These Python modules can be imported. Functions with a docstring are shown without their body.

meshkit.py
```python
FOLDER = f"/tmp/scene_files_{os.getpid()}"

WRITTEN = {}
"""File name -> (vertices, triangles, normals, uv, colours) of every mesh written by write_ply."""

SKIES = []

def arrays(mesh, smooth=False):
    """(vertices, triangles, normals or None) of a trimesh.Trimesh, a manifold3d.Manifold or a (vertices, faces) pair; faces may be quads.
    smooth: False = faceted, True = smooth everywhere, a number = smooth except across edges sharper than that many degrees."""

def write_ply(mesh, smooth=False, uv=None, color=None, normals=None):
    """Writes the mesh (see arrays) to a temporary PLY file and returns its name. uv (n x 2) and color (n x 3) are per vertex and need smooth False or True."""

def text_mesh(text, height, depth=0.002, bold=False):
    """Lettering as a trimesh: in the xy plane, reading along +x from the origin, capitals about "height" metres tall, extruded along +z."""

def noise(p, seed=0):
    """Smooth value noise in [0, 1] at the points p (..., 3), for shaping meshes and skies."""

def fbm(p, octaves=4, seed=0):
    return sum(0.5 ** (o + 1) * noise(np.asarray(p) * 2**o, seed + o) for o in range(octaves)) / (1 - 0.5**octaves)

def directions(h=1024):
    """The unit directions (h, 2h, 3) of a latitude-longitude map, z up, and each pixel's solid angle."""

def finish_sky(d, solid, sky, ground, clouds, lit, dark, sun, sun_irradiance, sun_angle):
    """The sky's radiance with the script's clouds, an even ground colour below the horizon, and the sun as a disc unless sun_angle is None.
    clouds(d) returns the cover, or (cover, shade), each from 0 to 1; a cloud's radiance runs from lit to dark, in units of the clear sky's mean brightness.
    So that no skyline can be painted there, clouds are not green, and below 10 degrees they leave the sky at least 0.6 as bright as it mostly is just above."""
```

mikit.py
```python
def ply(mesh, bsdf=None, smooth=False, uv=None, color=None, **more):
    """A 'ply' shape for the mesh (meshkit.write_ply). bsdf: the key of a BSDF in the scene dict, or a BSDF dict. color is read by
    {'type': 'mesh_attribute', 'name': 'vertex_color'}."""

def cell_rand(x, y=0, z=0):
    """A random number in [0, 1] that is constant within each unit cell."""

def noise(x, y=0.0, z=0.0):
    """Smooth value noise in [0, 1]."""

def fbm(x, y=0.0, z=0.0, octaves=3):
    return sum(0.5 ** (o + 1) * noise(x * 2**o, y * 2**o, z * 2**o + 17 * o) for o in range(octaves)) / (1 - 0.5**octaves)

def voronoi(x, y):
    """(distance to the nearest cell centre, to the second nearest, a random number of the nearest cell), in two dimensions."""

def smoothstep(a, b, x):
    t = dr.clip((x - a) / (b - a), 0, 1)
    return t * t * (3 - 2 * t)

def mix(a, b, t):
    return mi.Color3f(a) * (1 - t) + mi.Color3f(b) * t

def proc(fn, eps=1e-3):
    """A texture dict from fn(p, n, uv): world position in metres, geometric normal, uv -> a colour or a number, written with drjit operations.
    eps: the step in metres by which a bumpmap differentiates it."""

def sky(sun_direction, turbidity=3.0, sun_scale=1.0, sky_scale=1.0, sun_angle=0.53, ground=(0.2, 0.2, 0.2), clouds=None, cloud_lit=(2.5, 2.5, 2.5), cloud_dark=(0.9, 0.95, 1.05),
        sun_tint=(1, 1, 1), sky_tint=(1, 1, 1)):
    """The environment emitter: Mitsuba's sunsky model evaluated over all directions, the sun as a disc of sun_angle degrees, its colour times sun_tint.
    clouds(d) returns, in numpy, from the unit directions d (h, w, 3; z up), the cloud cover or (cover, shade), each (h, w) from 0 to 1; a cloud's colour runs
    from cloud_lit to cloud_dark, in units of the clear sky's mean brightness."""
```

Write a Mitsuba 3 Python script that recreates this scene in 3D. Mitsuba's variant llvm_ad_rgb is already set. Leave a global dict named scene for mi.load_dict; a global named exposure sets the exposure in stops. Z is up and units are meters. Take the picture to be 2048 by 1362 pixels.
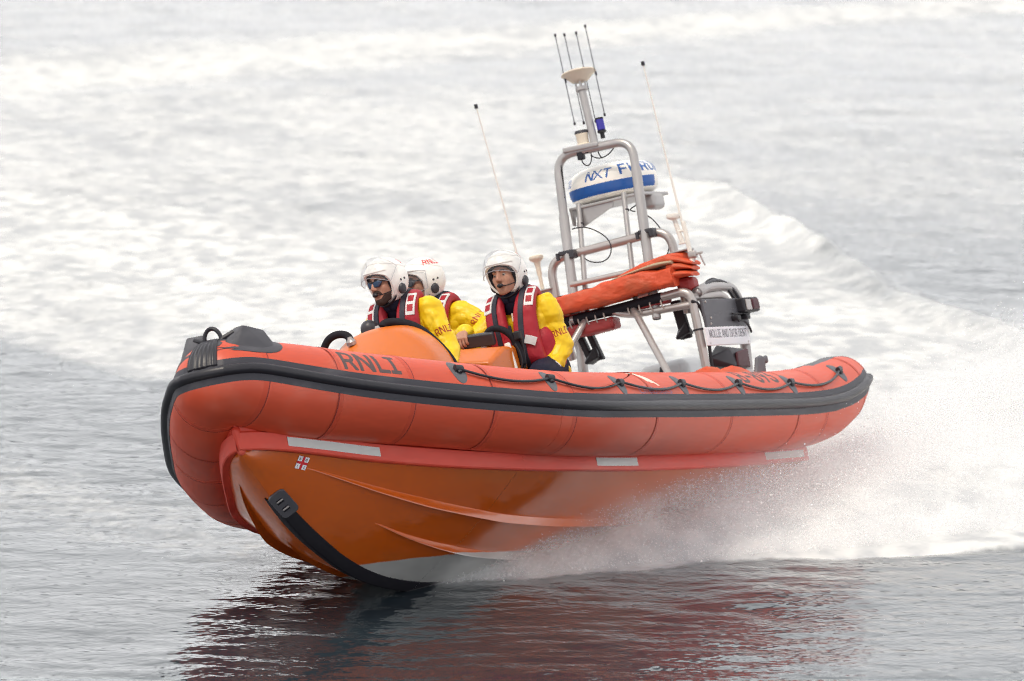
import math, random
import numpy as np, trimesh, mitsuba as mi, drjit as dr, mikit, meshkit
import manifold3d as m3
from scipy.interpolate import CubicSpline
from shapely.geometry import Polygon, Point, box as sbox
from shapely import affinity
T = mi.ScalarTransform4f
rng = np.random.default_rng(7)
scene, labels = {}, {}

# ------------------------------------------------------------------ camera, sky, exposure
DELTA = math.radians(6.5)                    # the camera looks down by this much
CAM_H = 7.0
FOV = 2 * math.degrees(math.atan(1024 / 14364.0))
FWD = np.array([0, math.cos(DELTA), -math.sin(DELTA)])
UPV = np.array([0, math.sin(DELTA), math.cos(DELTA)])
CAM = np.array([0, 0, CAM_H])
scene['camera'] = {'type': 'thinlens', 'fov': FOV, 'fov_axis': 'x', 'near_clip': 1.0, 'far_clip': 9000.0,
                   'aperture_radius': 0.032, 'focus_distance': 43.5,
                   'to_world': T().look_at(origin=CAM.tolist(), target=(CAM + FWD * 10).tolist(), up=[0, 0, 1])}
def overcast(d):
    z = np.clip(d[..., 2], 0, 1)
    n = meshkit.fbm(np.stack([d[..., 0] * 3, d[..., 1] * 3, z * 6], -1), 4, 3)
    return np.ones_like(z), np.clip(0.10 + 0.75 * z ** 0.7 + 0.5 * (n - 0.5), 0, 1)
scene['sky'] = mikit.sky([-0.30, -0.35, 0.89], turbidity=3, sun_scale=0.34, sun_angle=22, clouds=overcast, sun_tint=(0.93, 1.0, 1.08),
                         cloud_lit=(2.55, 2.55, 2.57), cloud_dark=(1.75, 1.77, 1.81), ground=(0.25, 0.26, 0.28))
exposure = 2.22

# ------------------------------------------------------------------ boat frame: x forward, y port, z up; the boat banks to starboard, bow up
BM = np.array([[-0.38492, 0.90108, -0.19971], [-0.01526, 0.21014, 0.97755], [0.92282, 0.37933, -0.06713]])
CAMBASIS = np.stack([[1, 0, 0], UPV, -FWD], 1)
BROT = CAMBASIS @ BM
BORG = CAM + CAMBASIS @ np.array([-0.10658, -0.74112, -45.6685]) - BROT @ np.array([4.0, 0, 0])
SINK = (BORG + BROT @ np.array([5.45, 0, -0.79]))[2] + 0.035      # height of the keel's entry: the water level
BORG = BORG - np.array([0, 0, SINK]); CAM[2] -= SINK
scene['camera']['to_world'] = T().look_at(origin=CAM.tolist(), target=(CAM + FWD * 10).tolist(), up=[0, 0, 1])
def w(v):
    return np.asarray(v, float) @ BROT.T + BORG
ENTRY = w([5.45, 0, -0.79]); ENTRY[2] = 0
HEAD = BROT[:, 0] * [1, 1, 0]; HEAD /= np.linalg.norm(HEAD); PORT = np.array([-HEAD[1], HEAD[0], 0])
EZ, EX, EY = BROT[:, 2], BROT[:, 0], BROT[:, 1]

# ------------------------------------------------------------------ mesh helpers
def mesh(v, f):
    return trimesh.Trimesh(np.asarray(v, float), np.asarray(f, int), process=False)
def cat(*ms):
    return trimesh.util.concatenate([m for m in ms if m is not None])
def grid_faces(n, m, closed=False, flip=False):
    f = []
    mm = m if closed else m - 1
    i, j = np.meshgrid(np.arange(n - 1), np.arange(mm), indexing='ij')
    a, b, c, d = i * m + j, i * m + (j + 1) % m, (i + 1) * m + (j + 1) % m, (i + 1) * m + j
    q = np.stack([a, b, c, d], -1).reshape(-1, 4)
    if flip: q = q[:, ::-1]
    return np.vstack([q[:, [0, 1, 2]], q[:, [0, 2, 3]]])
def frames(p, up=None):
    p = np.asarray(p, float)
    t = np.gradient(p, axis=0); t /= np.linalg.norm(t, axis=1)[:, None] + 1e-12
    a = np.array([0, 0, 1.0]) if up is None else np.asarray(up, float)
    if up is None and abs(t[0] @ a) > 0.9: a = np.array([1.0, 0, 0])
    N, Bn = [], []
    n = a - t[0] * (a @ t[0]); n /= np.linalg.norm(n)
    for k in range(len(p)):
        src = a if up is not None else n
        n = src - t[k] * (src @ t[k]); n /= np.linalg.norm(n) + 1e-12
        N.append(n); Bn.append(np.cross(t[k], n))
    return t, np.array(N), np.array(Bn)
def sweep(p, r, sides=10, r2=None, up=None, caps=True):
    """a tube of radius r (r along the frame's normal, r2 across it) along the points p"""
    p = np.asarray(p, float); r = np.broadcast_to(r, (len(p),)); r2 = r if r2 is None else np.broadcast_to(r2, (len(p),))
    t, N, Bn = frames(p, up)
    a = np.arange(sides) * 2 * np.pi / sides
    v = p[:, None] + r[:, None, None] * np.cos(a)[None, :, None] * N[:, None] + r2[:, None, None] * np.sin(a)[None, :, None] * Bn[:, None]
    v = v.reshape(-1, 3); f = grid_faces(len(p), sides, True)
    if caps:
        n = len(v); v = np.vstack([v, p[0], p[-1]]); j = np.arange(sides); k = (j + 1) % sides; e = (len(p) - 1) * sides
        f = np.vstack([f, np.stack([k, j, np.full(sides, n)], 1), np.stack([e + j, e + k, np.full(sides, n + 1)], 1)])
    m = mesh(v, f)
    if m.volume < 0: m.invert()
    return m
def fillet(pts, r, n=7):
    """the polyline with its corners rounded"""
    pts = np.asarray(pts, float); out = [pts[0]]
    r = np.broadcast_to(r, (len(pts),))
    for k in range(1, len(pts) - 1):
        a, b, c = pts[k - 1], pts[k], pts[k + 1]
        la, lc = np.linalg.norm(a - b), np.linalg.norm(c - b)
        d = min(r[k], la * 0.48, lc * 0.48)
        p0, p1 = b + (a - b) / la * d, b + (c - b) / lc * d
        s = np.linspace(0, 1, n)[:, None]
        out += list((1 - s) ** 2 * p0 + 2 * s * (1 - s) * b + s ** 2 * p1)
    return np.array(out + [pts[-1]])
def spl(pts, n=40):
    pts = np.asarray(pts, float)
    d = np.r_[0, np.cumsum(np.linalg.norm(np.diff(pts, axis=0), axis=1) ** 0.6)]
    return CubicSpline(d, pts)(np.linspace(0, d[-1], n))
def lathe(prof, seg=28):
    prof = np.asarray(prof, float); a = np.arange(seg) * 2 * np.pi / seg
    v = np.stack([prof[:, 0, None] * np.cos(a), prof[:, 0, None] * np.sin(a), np.broadcast_to(prof[:, 1, None], (len(prof), seg))], -1).reshape(-1, 3)
    m = mesh(v, grid_faces(len(prof), seg, True))
    m.merge_vertices(); m.update_faces(m.nondegenerate_faces())
    if m.volume < 0: m.invert()
    return m
def axes(o, x, y=None, z=None):
    """4x4 placing local x, y, z along these directions (two given) at o"""
    n = lambda a: np.asarray(a, float) / np.linalg.norm(a)
    if z is None: x = n(x); z = n(np.cross(x, y)); y = np.cross(z, x)
    elif y is None: z = n(z); y = n(np.cross(z, x)); x = np.cross(y, z)
    m = np.eye(4); m[:3, 0], m[:3, 1], m[:3, 2], m[:3, 3] = x, y, z, o
    return m
def put(m, mat):
    m = m.copy(); m.apply_transform(mat); return m
def lathe_at(prof, o, z, seg=24):
    x = [1, 0, 0] if abs(np.asarray(z, float)[0]) < 0.8 * np.linalg.norm(z) else [0, 1, 0]
    return put(lathe(prof, seg), axes(o, x, None, z))
def to_tm(m):
    k = m.to_mesh(); return mesh(np.array(k.vert_properties[:, :3], float), np.array(k.tri_verts))
def ball(c, r, seg=12):
    return m3.Manifold.sphere(float(r), seg).translate([float(x) for x in c])
def rbox(size, r=0.01, seg=8):
    s = np.asarray(size, float) / 2 - r
    return to_tm(m3.Manifold.batch_hull([ball([sx * s[0], sy * s[1], sz * s[2]], r, seg) for sx in (-1, 1) for sy in (-1, 1) for sz in (-1, 1)]))
def hullpts(pts, r, seg=8):
    return to_tm(m3.Manifold.batch_hull([ball(p, r, seg) for p in pts]))
def prism(poly, depth):
    return trimesh.creation.extrude_polygon(poly, depth, engine='earcut')
def strip(p, nrm, wid, th, up_off=0.0):
    """a flat strap along p, lying with its back on the surface whose normals are nrm"""
    p, nrm = np.asarray(p, float), np.asarray(nrm, float)
    t = np.gradient(p, axis=0); t /= np.linalg.norm(t, axis=1)[:, None]
    nrm = nrm / np.linalg.norm(nrm, axis=1)[:, None]
    s = np.cross(nrm, t); s /= np.linalg.norm(s, axis=1)[:, None]
    wid = np.broadcast_to(wid, (len(p),))[:, None] / 2
    q = p + nrm * up_off
    ring = np.stack([q - s * wid, q - s * wid * 0.92 + nrm * th, q + s * wid * 0.92 + nrm * th, q + s * wid, q - nrm * 0.004], 1)
    m = mesh(ring.reshape(-1, 3), grid_faces(len(p), 5, True))
    e = (len(p) - 1) * 5
    m = mesh(m.vertices, np.vstack([m.faces, [[0, 2, 1], [0, 3, 2], [0, 4, 3], [e, e + 1, e + 2], [e, e + 2, e + 3], [e, e + 3, e + 4]]]))
    if m.volume < 0: m.invert()
    return m
def numbered(key):
    k, n = key, 0
    while k in scene or any(x.startswith(k + '__') for x in scene):
        n += 1; k = f'{key}_{n:03d}'
    return k
def add(key, m, bsdf, smooth=35, world=False, **more):
    key = numbered(key)
    if not world: m = mesh(w(m.vertices), m.faces)
    scene[key] = mikit.ply(m, bsdf, smooth, **more)
    return key
def say(key, label, category=None, group=None, kind=None):
    d = {'label': label} if label else {}
    if category: d['category'] = category
    if group: d['group'] = group
    if kind: d['kind'] = kind
    labels[key] = d

# ------------------------------------------------------------------ the inflatable tube's centre line
_half = np.array([[0.34, 1.11, 0.185], [0.62, 1.12, 0.125], [0.95, 1.132, 0.055], [1.35, 1.14, 0.012], [2.0, 1.143, 0.002], [4.0, 1.15, 0.036], [5.0, 1.155, 0.06], [5.5, 1.11, 0.08],
                  [6.4, 0.825, 0.215], [7.155, 0.443, 0.385], [7.5, 0.245, 0.490], [7.78, 0.085, 0.590], [7.95, 0.0, 0.650]])
_full = np.vstack([_half, (_half * [1, -1, 1])[-2::-1]])
_d = np.r_[0, np.cumsum(np.linalg.norm(np.diff(_full, axis=0), axis=1))]
_c = np.stack([np.interp(np.linspace(0, _d[-1], 6000), _d, _full[:, k]) for k in range(3)], -1)
from scipy.ndimage import gaussian_filter1d
_sm = gaussian_filter1d(_c, 90, axis=0, mode='nearest'); _s2 = gaussian_filter1d(_c, 45, axis=0, mode='nearest')
_wt = np.clip((np.abs(np.arange(6000) - 3000) - 150) / 500, 0, 1)[:, None]
_c = _sm * _wt + _s2 * (1 - _wt)
_bow = np.exp(-((np.arange(6000) - 3000) / 3000 * 8.2 / 0.95) ** 2)
_c[:, 2] -= 0.05 * _bow
_L = np.r_[0, np.cumsum(np.linalg.norm(np.diff(_c, axis=0), axis=1))]
TL = _L[-1]
TR = 0.259
def t_axis(s):
    return np.stack([np.interp(s, _L, _c[:, k]) for k in range(3)], -1)
def t_rad(s):
    e = np.minimum(s, TL - s)
    return np.interp(e, [0, 0.25, 0.6, 1.0], [0.185, 0.23, 0.253, TR]) * (1 + 0.11 * np.exp(-((np.asarray(s) - TL / 2) / 1.0) ** 2)) * (1 - 0.16 * np.exp(-((np.asarray(s) - TL / 2) / 0.3) ** 2))
def t_frame(s):
    h = 0.02
    t = t_axis(np.clip(np.asarray(s) + h, 0, TL)) - t_axis(np.clip(np.asarray(s) - h, 0, TL))
    t /= np.linalg.norm(t, axis=-1, keepdims=True)
    o = np.cross([0, 0, 1.0], t); o /= np.linalg.norm(o, axis=-1, keepdims=True)
    return t, o, np.cross(t, o)
def t_surf(s, th, off=0.0):
    """the point and the normal on the tube at length s, at angle th above its outer equator"""
    s, th = np.broadcast_arrays(np.asarray(s, float), np.asarray(th, float))
    t, o, u = t_frame(s)
    n = o * np.cos(th)[..., None] + u * np.sin(th)[..., None]
    return t_axis(s) + n * (t_rad(s) + off)[..., None], n
# ------------------------------------------------------------------ hull surface
_kx = np.array([-0.1, 2.0, 4.0, 5.3, 5.7, 6.2, 6.56, 6.88, 7.18, 7.41, 7.6, 7.72, 7.80])
_kz = np.array([-0.80, -0.80, -0.80, -0.795, -0.782, -0.725, -0.645, -0.523, -0.372, -0.21, -0.05, 0.06, 0.15])
keel_z = CubicSpline(_kx, _kz)
_fx = np.array([-0.1, 2.0, 4.0, 5.0, 5.7, 6.4, 7.0, 7.4, 7.62, 7.74, 7.80])
_fy = np.array([1.05, 1.06, 1.06, 1.05, 0.95, 0.755, 0.50, 0.31, 0.185, 0.085, 0.0])
_fz = np.array([-0.325, -0.325, -0.30, -0.27, -0.225, -0.145, -0.035, 0.06, 0.115, 0.145, 0.16])
from scipy.interpolate import PchipInterpolator
fl_y, fl_z = PchipInterpolator(_fx, _fy), PchipInterpolator(_fx, _fz)
def hull_pt(x, t, side=1):
    """on the hull at station x, from the keel (t = 0) to the flange (t = 1)"""
    x, t = np.broadcast_arrays(np.asarray(x, float), np.asarray(t, float))
    ky, kz, fy, fz = 0 * x, keel_z(x), fl_y(x) - 0.035, fl_z(x)
    y = ky + t * (fy - ky); z = kz + t * (fz - kz)
    L = np.hypot(fy, fz - kz) + 1e-9
    nb = np.stack([(fz - kz) / L, -fy / L], -1)
    full = np.interp(x, [0, 4.5, 6.5, 7.5], [0.0, 0.02, 0.035, 0.02])
    b = np.sin(np.pi * t) * full
    return np.stack([x, (y + nb[..., 0] * b) * side, z + nb[..., 1] * b], -1)
HX = np.r_[np.linspace(1.28, 5, 34), np.linspace(5.08, 7.5, 50), np.linspace(7.53, 7.8, 14)]
def hull_mesh():
    t = np.linspace(0, 1, 24)
    X, Tt = np.meshgrid(HX, t, indexing='ij')
    a = hull_pt(X, Tt, 1); b = hull_pt(X, Tt, -1)
    ma = mesh(a.reshape(-1, 3), grid_faces(len(HX), len(t))); mb = mesh(b.reshape(-1, 3), grid_faces(len(HX), len(t), flip=True))
    tr = np.vstack([b[0][::-1], a[0][1:]])                       # the transom
    cen = len(tr); mt = mesh(np.vstack([tr, [[1.28, 0, -0.3]]]), [[i, i + 1, cen] for i in range(len(tr) - 1)])
    return ma, mb, mt
# ------------------------------------------------------------------ sea: one sheet to the horizon, with waves and foam
def ramp(x, xs, ys):
    """piecewise linear through the points, for drjit numbers"""
    out = ys[0] + x * 0
    for k in range(len(xs) - 1):
        dx = xs[k + 1] - xs[k]
        out = out + (ys[k + 1] - ys[k]) / dx * dr.clip(x - xs[k], 0, dx)
    return out
ss_ = mikit.smoothstep
def foam_cover(x, y):
    """how much of the water is white: the wake that the boat left as it turned, its older arm farther off, and its bow wave"""
    wob = 0.9 * (mikit.fbm(x * 0.6, y * 0.25, 3.0, 3) - 0.5)
    lo = ramp(x, [-9, -4.07, -3.03, -1.95, -1.0, -0.47, 0.0, 1.2, 3.26, 6, 12], [64, 56.8, 54.5, 53.0, 47.5, 43.75, 43.85, 44.6, 45.25, 46.4, 49])
    hi = ramp(x, [-12, -5, -3, -1, 1.5, 2.1, 2.6, 3.2, 4.1, 5.2, 9], [74, 70, 68.2, 69, 72, 70.3, 66.5, 61.7, 57.3, 53.5, 49])
    d1, d2 = y - lo + wob * 0.8, hi - y + wob * 3.0
    near = ss_(-1.2, -0.3, x) * (1 - ss_(47, 50, y))
    rag = 1.6 * (mikit.fbm(x * 2.2, y * 0.9, 7.0, 4) - 0.5)
    d2 = d2 + rag * 2.6
    c1 = (ss_(-0.1, 0.9, d1) * (1 - near) + ss_(-0.02, 0.20, y - lo + wob * 0.10 + rag * 0.16) * near) * ss_(-1.6, 1.8, d2)
    core = dr.exp(-dr.square((y - ramp(x, [-9, -4.84, -3.55, -2.26, -1.2, 2, 6], [70, 67.2, 65, 61.2, 59.5, 58, 53])) / 2.7))
    right = ss_(2.2, 3.8, x) * ss_(49, 53, y)
    c1 = dr.clip(c1 * (0.60 + 0.48 * core - 0.46 * right + 0.34 * near + 0.35 * dr.exp(-dr.square((x - 1.9) / 1.1) - dr.square((y - 65.5) / 5.0))), 0, 1.05)
    yb = ramp(x, [-12, -6.06, -3.2, -0.15, 3.1, 6.9, 14], [80, 84.5, 87.5, 90.5, 94.2, 97.5, 103])
    c2 = dr.exp(-dr.square((y - yb) / ramp(x, [-8, -3, 3, 8], [5.0, 4.2, 2.4, 2.0]))) * 0.85
    c3 = ss_(66, 70, y) * (1 - ss_(80, 88, y)) * (0.52 - 0.22 * ss_(-1.5, 3.0, x))
    left = 0.22 * dr.exp(-dr.square((y - (44.6 - (x + 0.8) * 1.35)) / 1.3)) * ss_(-0.7, -1.5, x) * ss_(-5.5, -3.0, x)
    c4 = 0.26 * ss_(60, 70, y)
    c = dr.maximum(dr.maximum(dr.maximum(c1, c4), c2), dr.maximum(c3, left))
    return dr.maximum(c, 0.0)
def foam_mask(p, n, uv):
    x, y = p.x, p.y
    c = foam_cover(x, y)
    u, v = x * 0.41 - y * 0.91, x * 0.91 + y * 0.41
    big = mikit.fbm(v * 1.1, u * 0.5, 1.5, 4)
    fine = mikit.fbm(v * 4.2, u * 2.6, 4.5, 4)
    vf = mikit.fbm(x * 13.0, y * 6.0, 9.5, 3)
    t = 0.24 * big + 0.38 * fine + 0.38 * vf
    return dr.clip(ss_(0.60 - 0.72 * c, 1.22 - 0.72 * c, t + 0.12) * ss_(0.0, 0.12, c), 0, 1)
scene['m_water'] = {'type': 'principled', 'base_color': {'type': 'rgb', 'value': [0.018, 0.028, 0.036]}, 'roughness': 0.04, 'specular': 0.85}
scene['m_foam'] = {'type': 'diffuse', 'reflectance': mikit.proc(lambda p, n, uv: mikit.mix([0.71, 0.715, 0.71], [0.47, 0.485, 0.505], ss_(0.32, 0.74, 0.3 * mikit.fbm((p.x * 0.91 + p.y * 0.41) * 1.0, (p.x * 0.41 - p.y * 0.91) * 0.4, 2.0, 3) + 0.7 * mikit.fbm(p.x * 7, p.y * 3.6, 5.0, 4))))}
def ripple(p, n, uv):
    k = 1 - ss_(62, 90, p.y) * 0.6
    return (mikit.fbm(p.x * 8, p.y * 8, 0.5, 3) * 0.75 + 0.25 * mikit.noise(p.x * 30, p.y * 30, 2.5)) * k
scene['m_sea'] = {'type': 'twosided', 'bsdf': {'type': 'bumpmap', 'arbitrary': mikit.proc(ripple, 0.004), 'scale': 0.0115, 'bsdf': {
    'type': 'blendbsdf', 'weight': mikit.proc(foam_mask), 'a': {'type': 'ref', 'id': 'm_water'}, 'b': {'type': 'ref', 'id': 'm_foam'}}}}
def grow(a, step, f, end):
    out = [a]
    while abs(out[-1] - a) < abs(end - a):
        step *= f; out.append(out[-1] + step)
    return out[1:]
gx = np.arange(-7.4, 7.41, 0.045); gx = np.r_[grow(gx[0], -0.05, 1.35, -6000)[::-1], gx, grow(gx[-1], 0.05, 1.35, 6000)]
gy = np.r_[np.arange(39.0, 57, 0.04), np.arange(57, 72, 0.075), np.arange(72, 106, 0.15)]
gy = np.r_[grow(gy[0], -0.05, 1.3, -400)[::-1], gy, grow(gy[-1], 0.16, 1.3, 8500)]
GX, GY = np.meshgrid(gx, gy, indexing='ij')
fade = np.interp(np.abs(GX), [9, 25], [1, 0]) * np.interp(GY, [20, 38, 110, 160], [0, 1, 1, 0])
Z = np.zeros_like(GX)
wr = np.random.default_rng(11)
for k in range(64):
    lam = 0.22 * (3.2 / 0.22) ** wr.random()
    ang = math.radians(-100 + wr.normal() * 38)
    amp = 0.0145 * lam / (2 * math.pi) * (0.68 if lam < 0.9 else 0.36)
    kk = 2 * math.pi / lam; ph = wr.random() * 6.283
    res = np.interp(GY, [57, 72, 100], [1, 1, 1]) * np.clip((lam / np.interp(GY, [39, 57, 57.1, 72, 72.1, 106], [0.04, 0.04, 0.075, 0.075, 0.15, 0.15]) - 2.5) / 2.5, 0, 1)
    u = kk * (GX * math.cos(ang) + GY * math.sin(ang)) + ph
    Z += amp * res * (np.sin(u) + 0.22 * np.cos(2 * u))
patchy = 0.2 + 1.6 * meshkit.fbm(np.stack([GX * 0.35, GY * 0.16, 0 * GX], -1), 3, 5)
Z *= patchy
C = np.array(foam_cover(mi.Float(GX.ravel().astype(np.float32)), mi.Float(GY.ravel().astype(np.float32)))).reshape(GX.shape)
lump = meshkit.fbm(np.stack([GX * 1.6, GY * 0.9, 0 * GX], -1), 4, 8) - 0.5
Z += 0.16 * lump * np.clip(C - 0.3, 0, 1)
# the churned ridge along the outer edge of the wake, right behind the boat
ridge = np.interp(GX, [0.8, 1.5, 2.1, 2.6, 3.2, 4.1, 5.2], [72.5, 71, 69.5, 65.7, 60.9, 56.4, 53])
Z += 0.16 * np.exp(-((GY - ridge + 0.6) / 1.1) ** 2) * np.clip((GX - 0.5) / 1.0, 0, 1) * np.clip((5.4 - GX) / 1.2, 0, 1) * (0.3 + 1.2 * meshkit.fbm(np.stack([GX * 0.9, GY * 0.35, 0 * GX], -1), 3, 2))
# water heaped up between the hull and the line where the spray lands
A_ = -((GX - ENTRY[0]) * HEAD[0] + (GY - ENTRY[1]) * HEAD[1]); O_ = (GX - ENTRY[0]) * PORT[0] + (GY - ENTRY[1]) * PORT[1]
for sd in (1, -1):
    u = np.clip((O_ * sd - 0.02 * A_) / (0.68 * np.maximum(A_, 1e-3) + 0.05), 0, 1)
    Z += np.where(A_ > 0, 0.26 * (1 - np.exp(-np.maximum(A_, 0) / 3.0)) * np.sin(np.pi * u) ** 1.2 * np.clip((16 - A_) / 8, 0, 1), 0) * (0.7 + 0.5 * meshkit.fbm(np.stack([GX * 2.2, GY * 1.6, 0 * GX], -1), 4, 14))
Z *= fade
scene['sea'] = mikit.ply(mesh(np.stack([GX, GY, Z], -1).reshape(-1, 3), grid_faces(len(gx), len(gy))), 'm_sea', True)
say('sea', 'grey rippled sea with a broad white foaming wake', kind='structure')
# ------------------------------------------------------------------ materials
def boat_coord(p, axis, origin):
    e = BROT[:, axis]
    return (p.x - float(BORG[0])) * float(e[0]) + (p.y - float(BORG[1])) * float(e[1]) + (p.z - float(BORG[2])) * float(e[2]) - origin
def mat(key, base, rough=0.5, spec=0.5, metal=0.0, coat=0.0, coat_gloss=0.8, sheen=0.0, bump=None):
    b = {'type': 'principled', 'base_color': base if isinstance(base, dict) else {'type': 'rgb', 'value': list(base)}, 'roughness': rough, 'specular': spec}
    if metal: b['metallic'] = metal
    if coat: b['clearcoat'] = coat; b['clearcoat_gloss'] = coat_gloss
    if sheen: b['sheen'] = sheen
    if bump: b = {'type': 'bumpmap', 'arbitrary': bump[0], 'scale': bump[1], 'bsdf': b}
    scene[key] = {'type': 'twosided', 'bsdf': b}
    return key
def dirt(base, amount=0.25, freq=9.0):
    base = np.array(base)
    def fn(p, n, uv):
        f = mikit.fbm(p.x * freq, p.y * freq, p.z * freq, 4)
        g = mikit.noise(p.x * 2.1 + 5, p.y * 2.1, p.z * 3.0)
        k = 1 - amount * (0.65 * f + 0.35 * g)
        return mi.Color3f(base.tolist()) * (k + amount * 0.5)
    return mikit.proc(fn)
def salt(base, spots, amount=0.3):
    """coated fabric with dried salt in streaks along the boat"""
    base = np.array(base); spots = np.array(spots)
    def fn(p, n, uv):
        a, b, c = (boat_coord(p, k, 0.0) for k in range(3))
        f = mikit.fbm(a * 1.6, b * 7.0, c * 7.0, 4)
        k = mikit.smoothstep(0.5, 0.85, f) * amount
        g = 0.93 + 0.14 * mikit.fbm(a * 5.0, b * 5.0, c * 5.0, 3)
        return mikit.mix((base).tolist(), spots.tolist(), k) * g
    return mikit.proc(fn)
mat('m_tube', salt([0.53, 0.062, 0.022], [0.52, 0.15, 0.10], 0.35), 0.42, 0.4, coat=1.0, coat_gloss=0.62)
mat('m_lap', salt([0.49, 0.056, 0.023], [0.46, 0.14, 0.10], 0.35), 0.5, 0.4, coat=0.3, coat_gloss=0.6)
mat('m_seam', (0.20, 0.02, 0.015), 0.6)
mat('m_flange', salt([0.60, 0.06, 0.035], [0.55, 0.2, 0.15], 0.3), 0.45, 0.45)
mat('m_rubber', dirt([0.017, 0.016, 0.022], 0.5, 12), 0.38, 0.5)
mat('m_band', salt([0.036, 0.035, 0.046], [0.13, 0.12, 0.13], 0.45), 0.5, 0.4)
mat('m_patch', salt([0.105, 0.105, 0.118], [0.2, 0.2, 0.2], 0.5), 0.55, 0.4)
mat('m_chock', salt([0.055, 0.054, 0.064], [0.14, 0.14, 0.15], 0.5), 0.5, 0.4)
mat('m_tape', (0.50, 0.51, 0.50), 0.35, 0.5)
def hull_color(p, n, uv):
    a, b, c = (boat_coord(p, k, 0.0) for k in range(3))
    f = mikit.fbm(a * 1.1, b * 5, c * 5, 4)
    top = mikit.mix([0.50, 0.086, 0.0015], [0.46, 0.11, 0.015], mikit.smoothstep(0.5, 0.9, f) * 0.6)
    wl = -0.600 - (6.55 - a) * 0.027 + 0.004 * mikit.noise(a * 14, b * 14, 0)
    low = mi.Color3f(0.40, 0.40, 0.39) * (0.85 + 0.3 * mikit.fbm(a * 3, b * 9, c * 9, 3))
    k = mikit.smoothstep(-0.004, 0.004, c - wl)
    return low * (1 - k) + top * k
mat('m_hull', mikit.proc(hull_color), 0.11, 0.8, coat=1.0, coat_gloss=0.96)
mat('m_strake', (0.60, 0.15, 0.03), 0.35, 0.5)
mat('m_console', dirt([0.56, 0.125, 0.006], 0.15, 4), 0.28, 0.5, coat=0.6)
mat('m_black', dirt([0.012, 0.011, 0.016], 0.4, 20), 0.5, 0.45)
mat('m_foam_grip', dirt([0.010, 0.009, 0.014], 0.4, 40), 0.75, 0.3)
mat('m_plastic', dirt([0.035, 0.034, 0.042], 0.3, 15), 0.4, 0.5)
mat('m_board', dirt([0.075, 0.073, 0.085], 0.3, 9), 0.45, 0.5)
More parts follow.
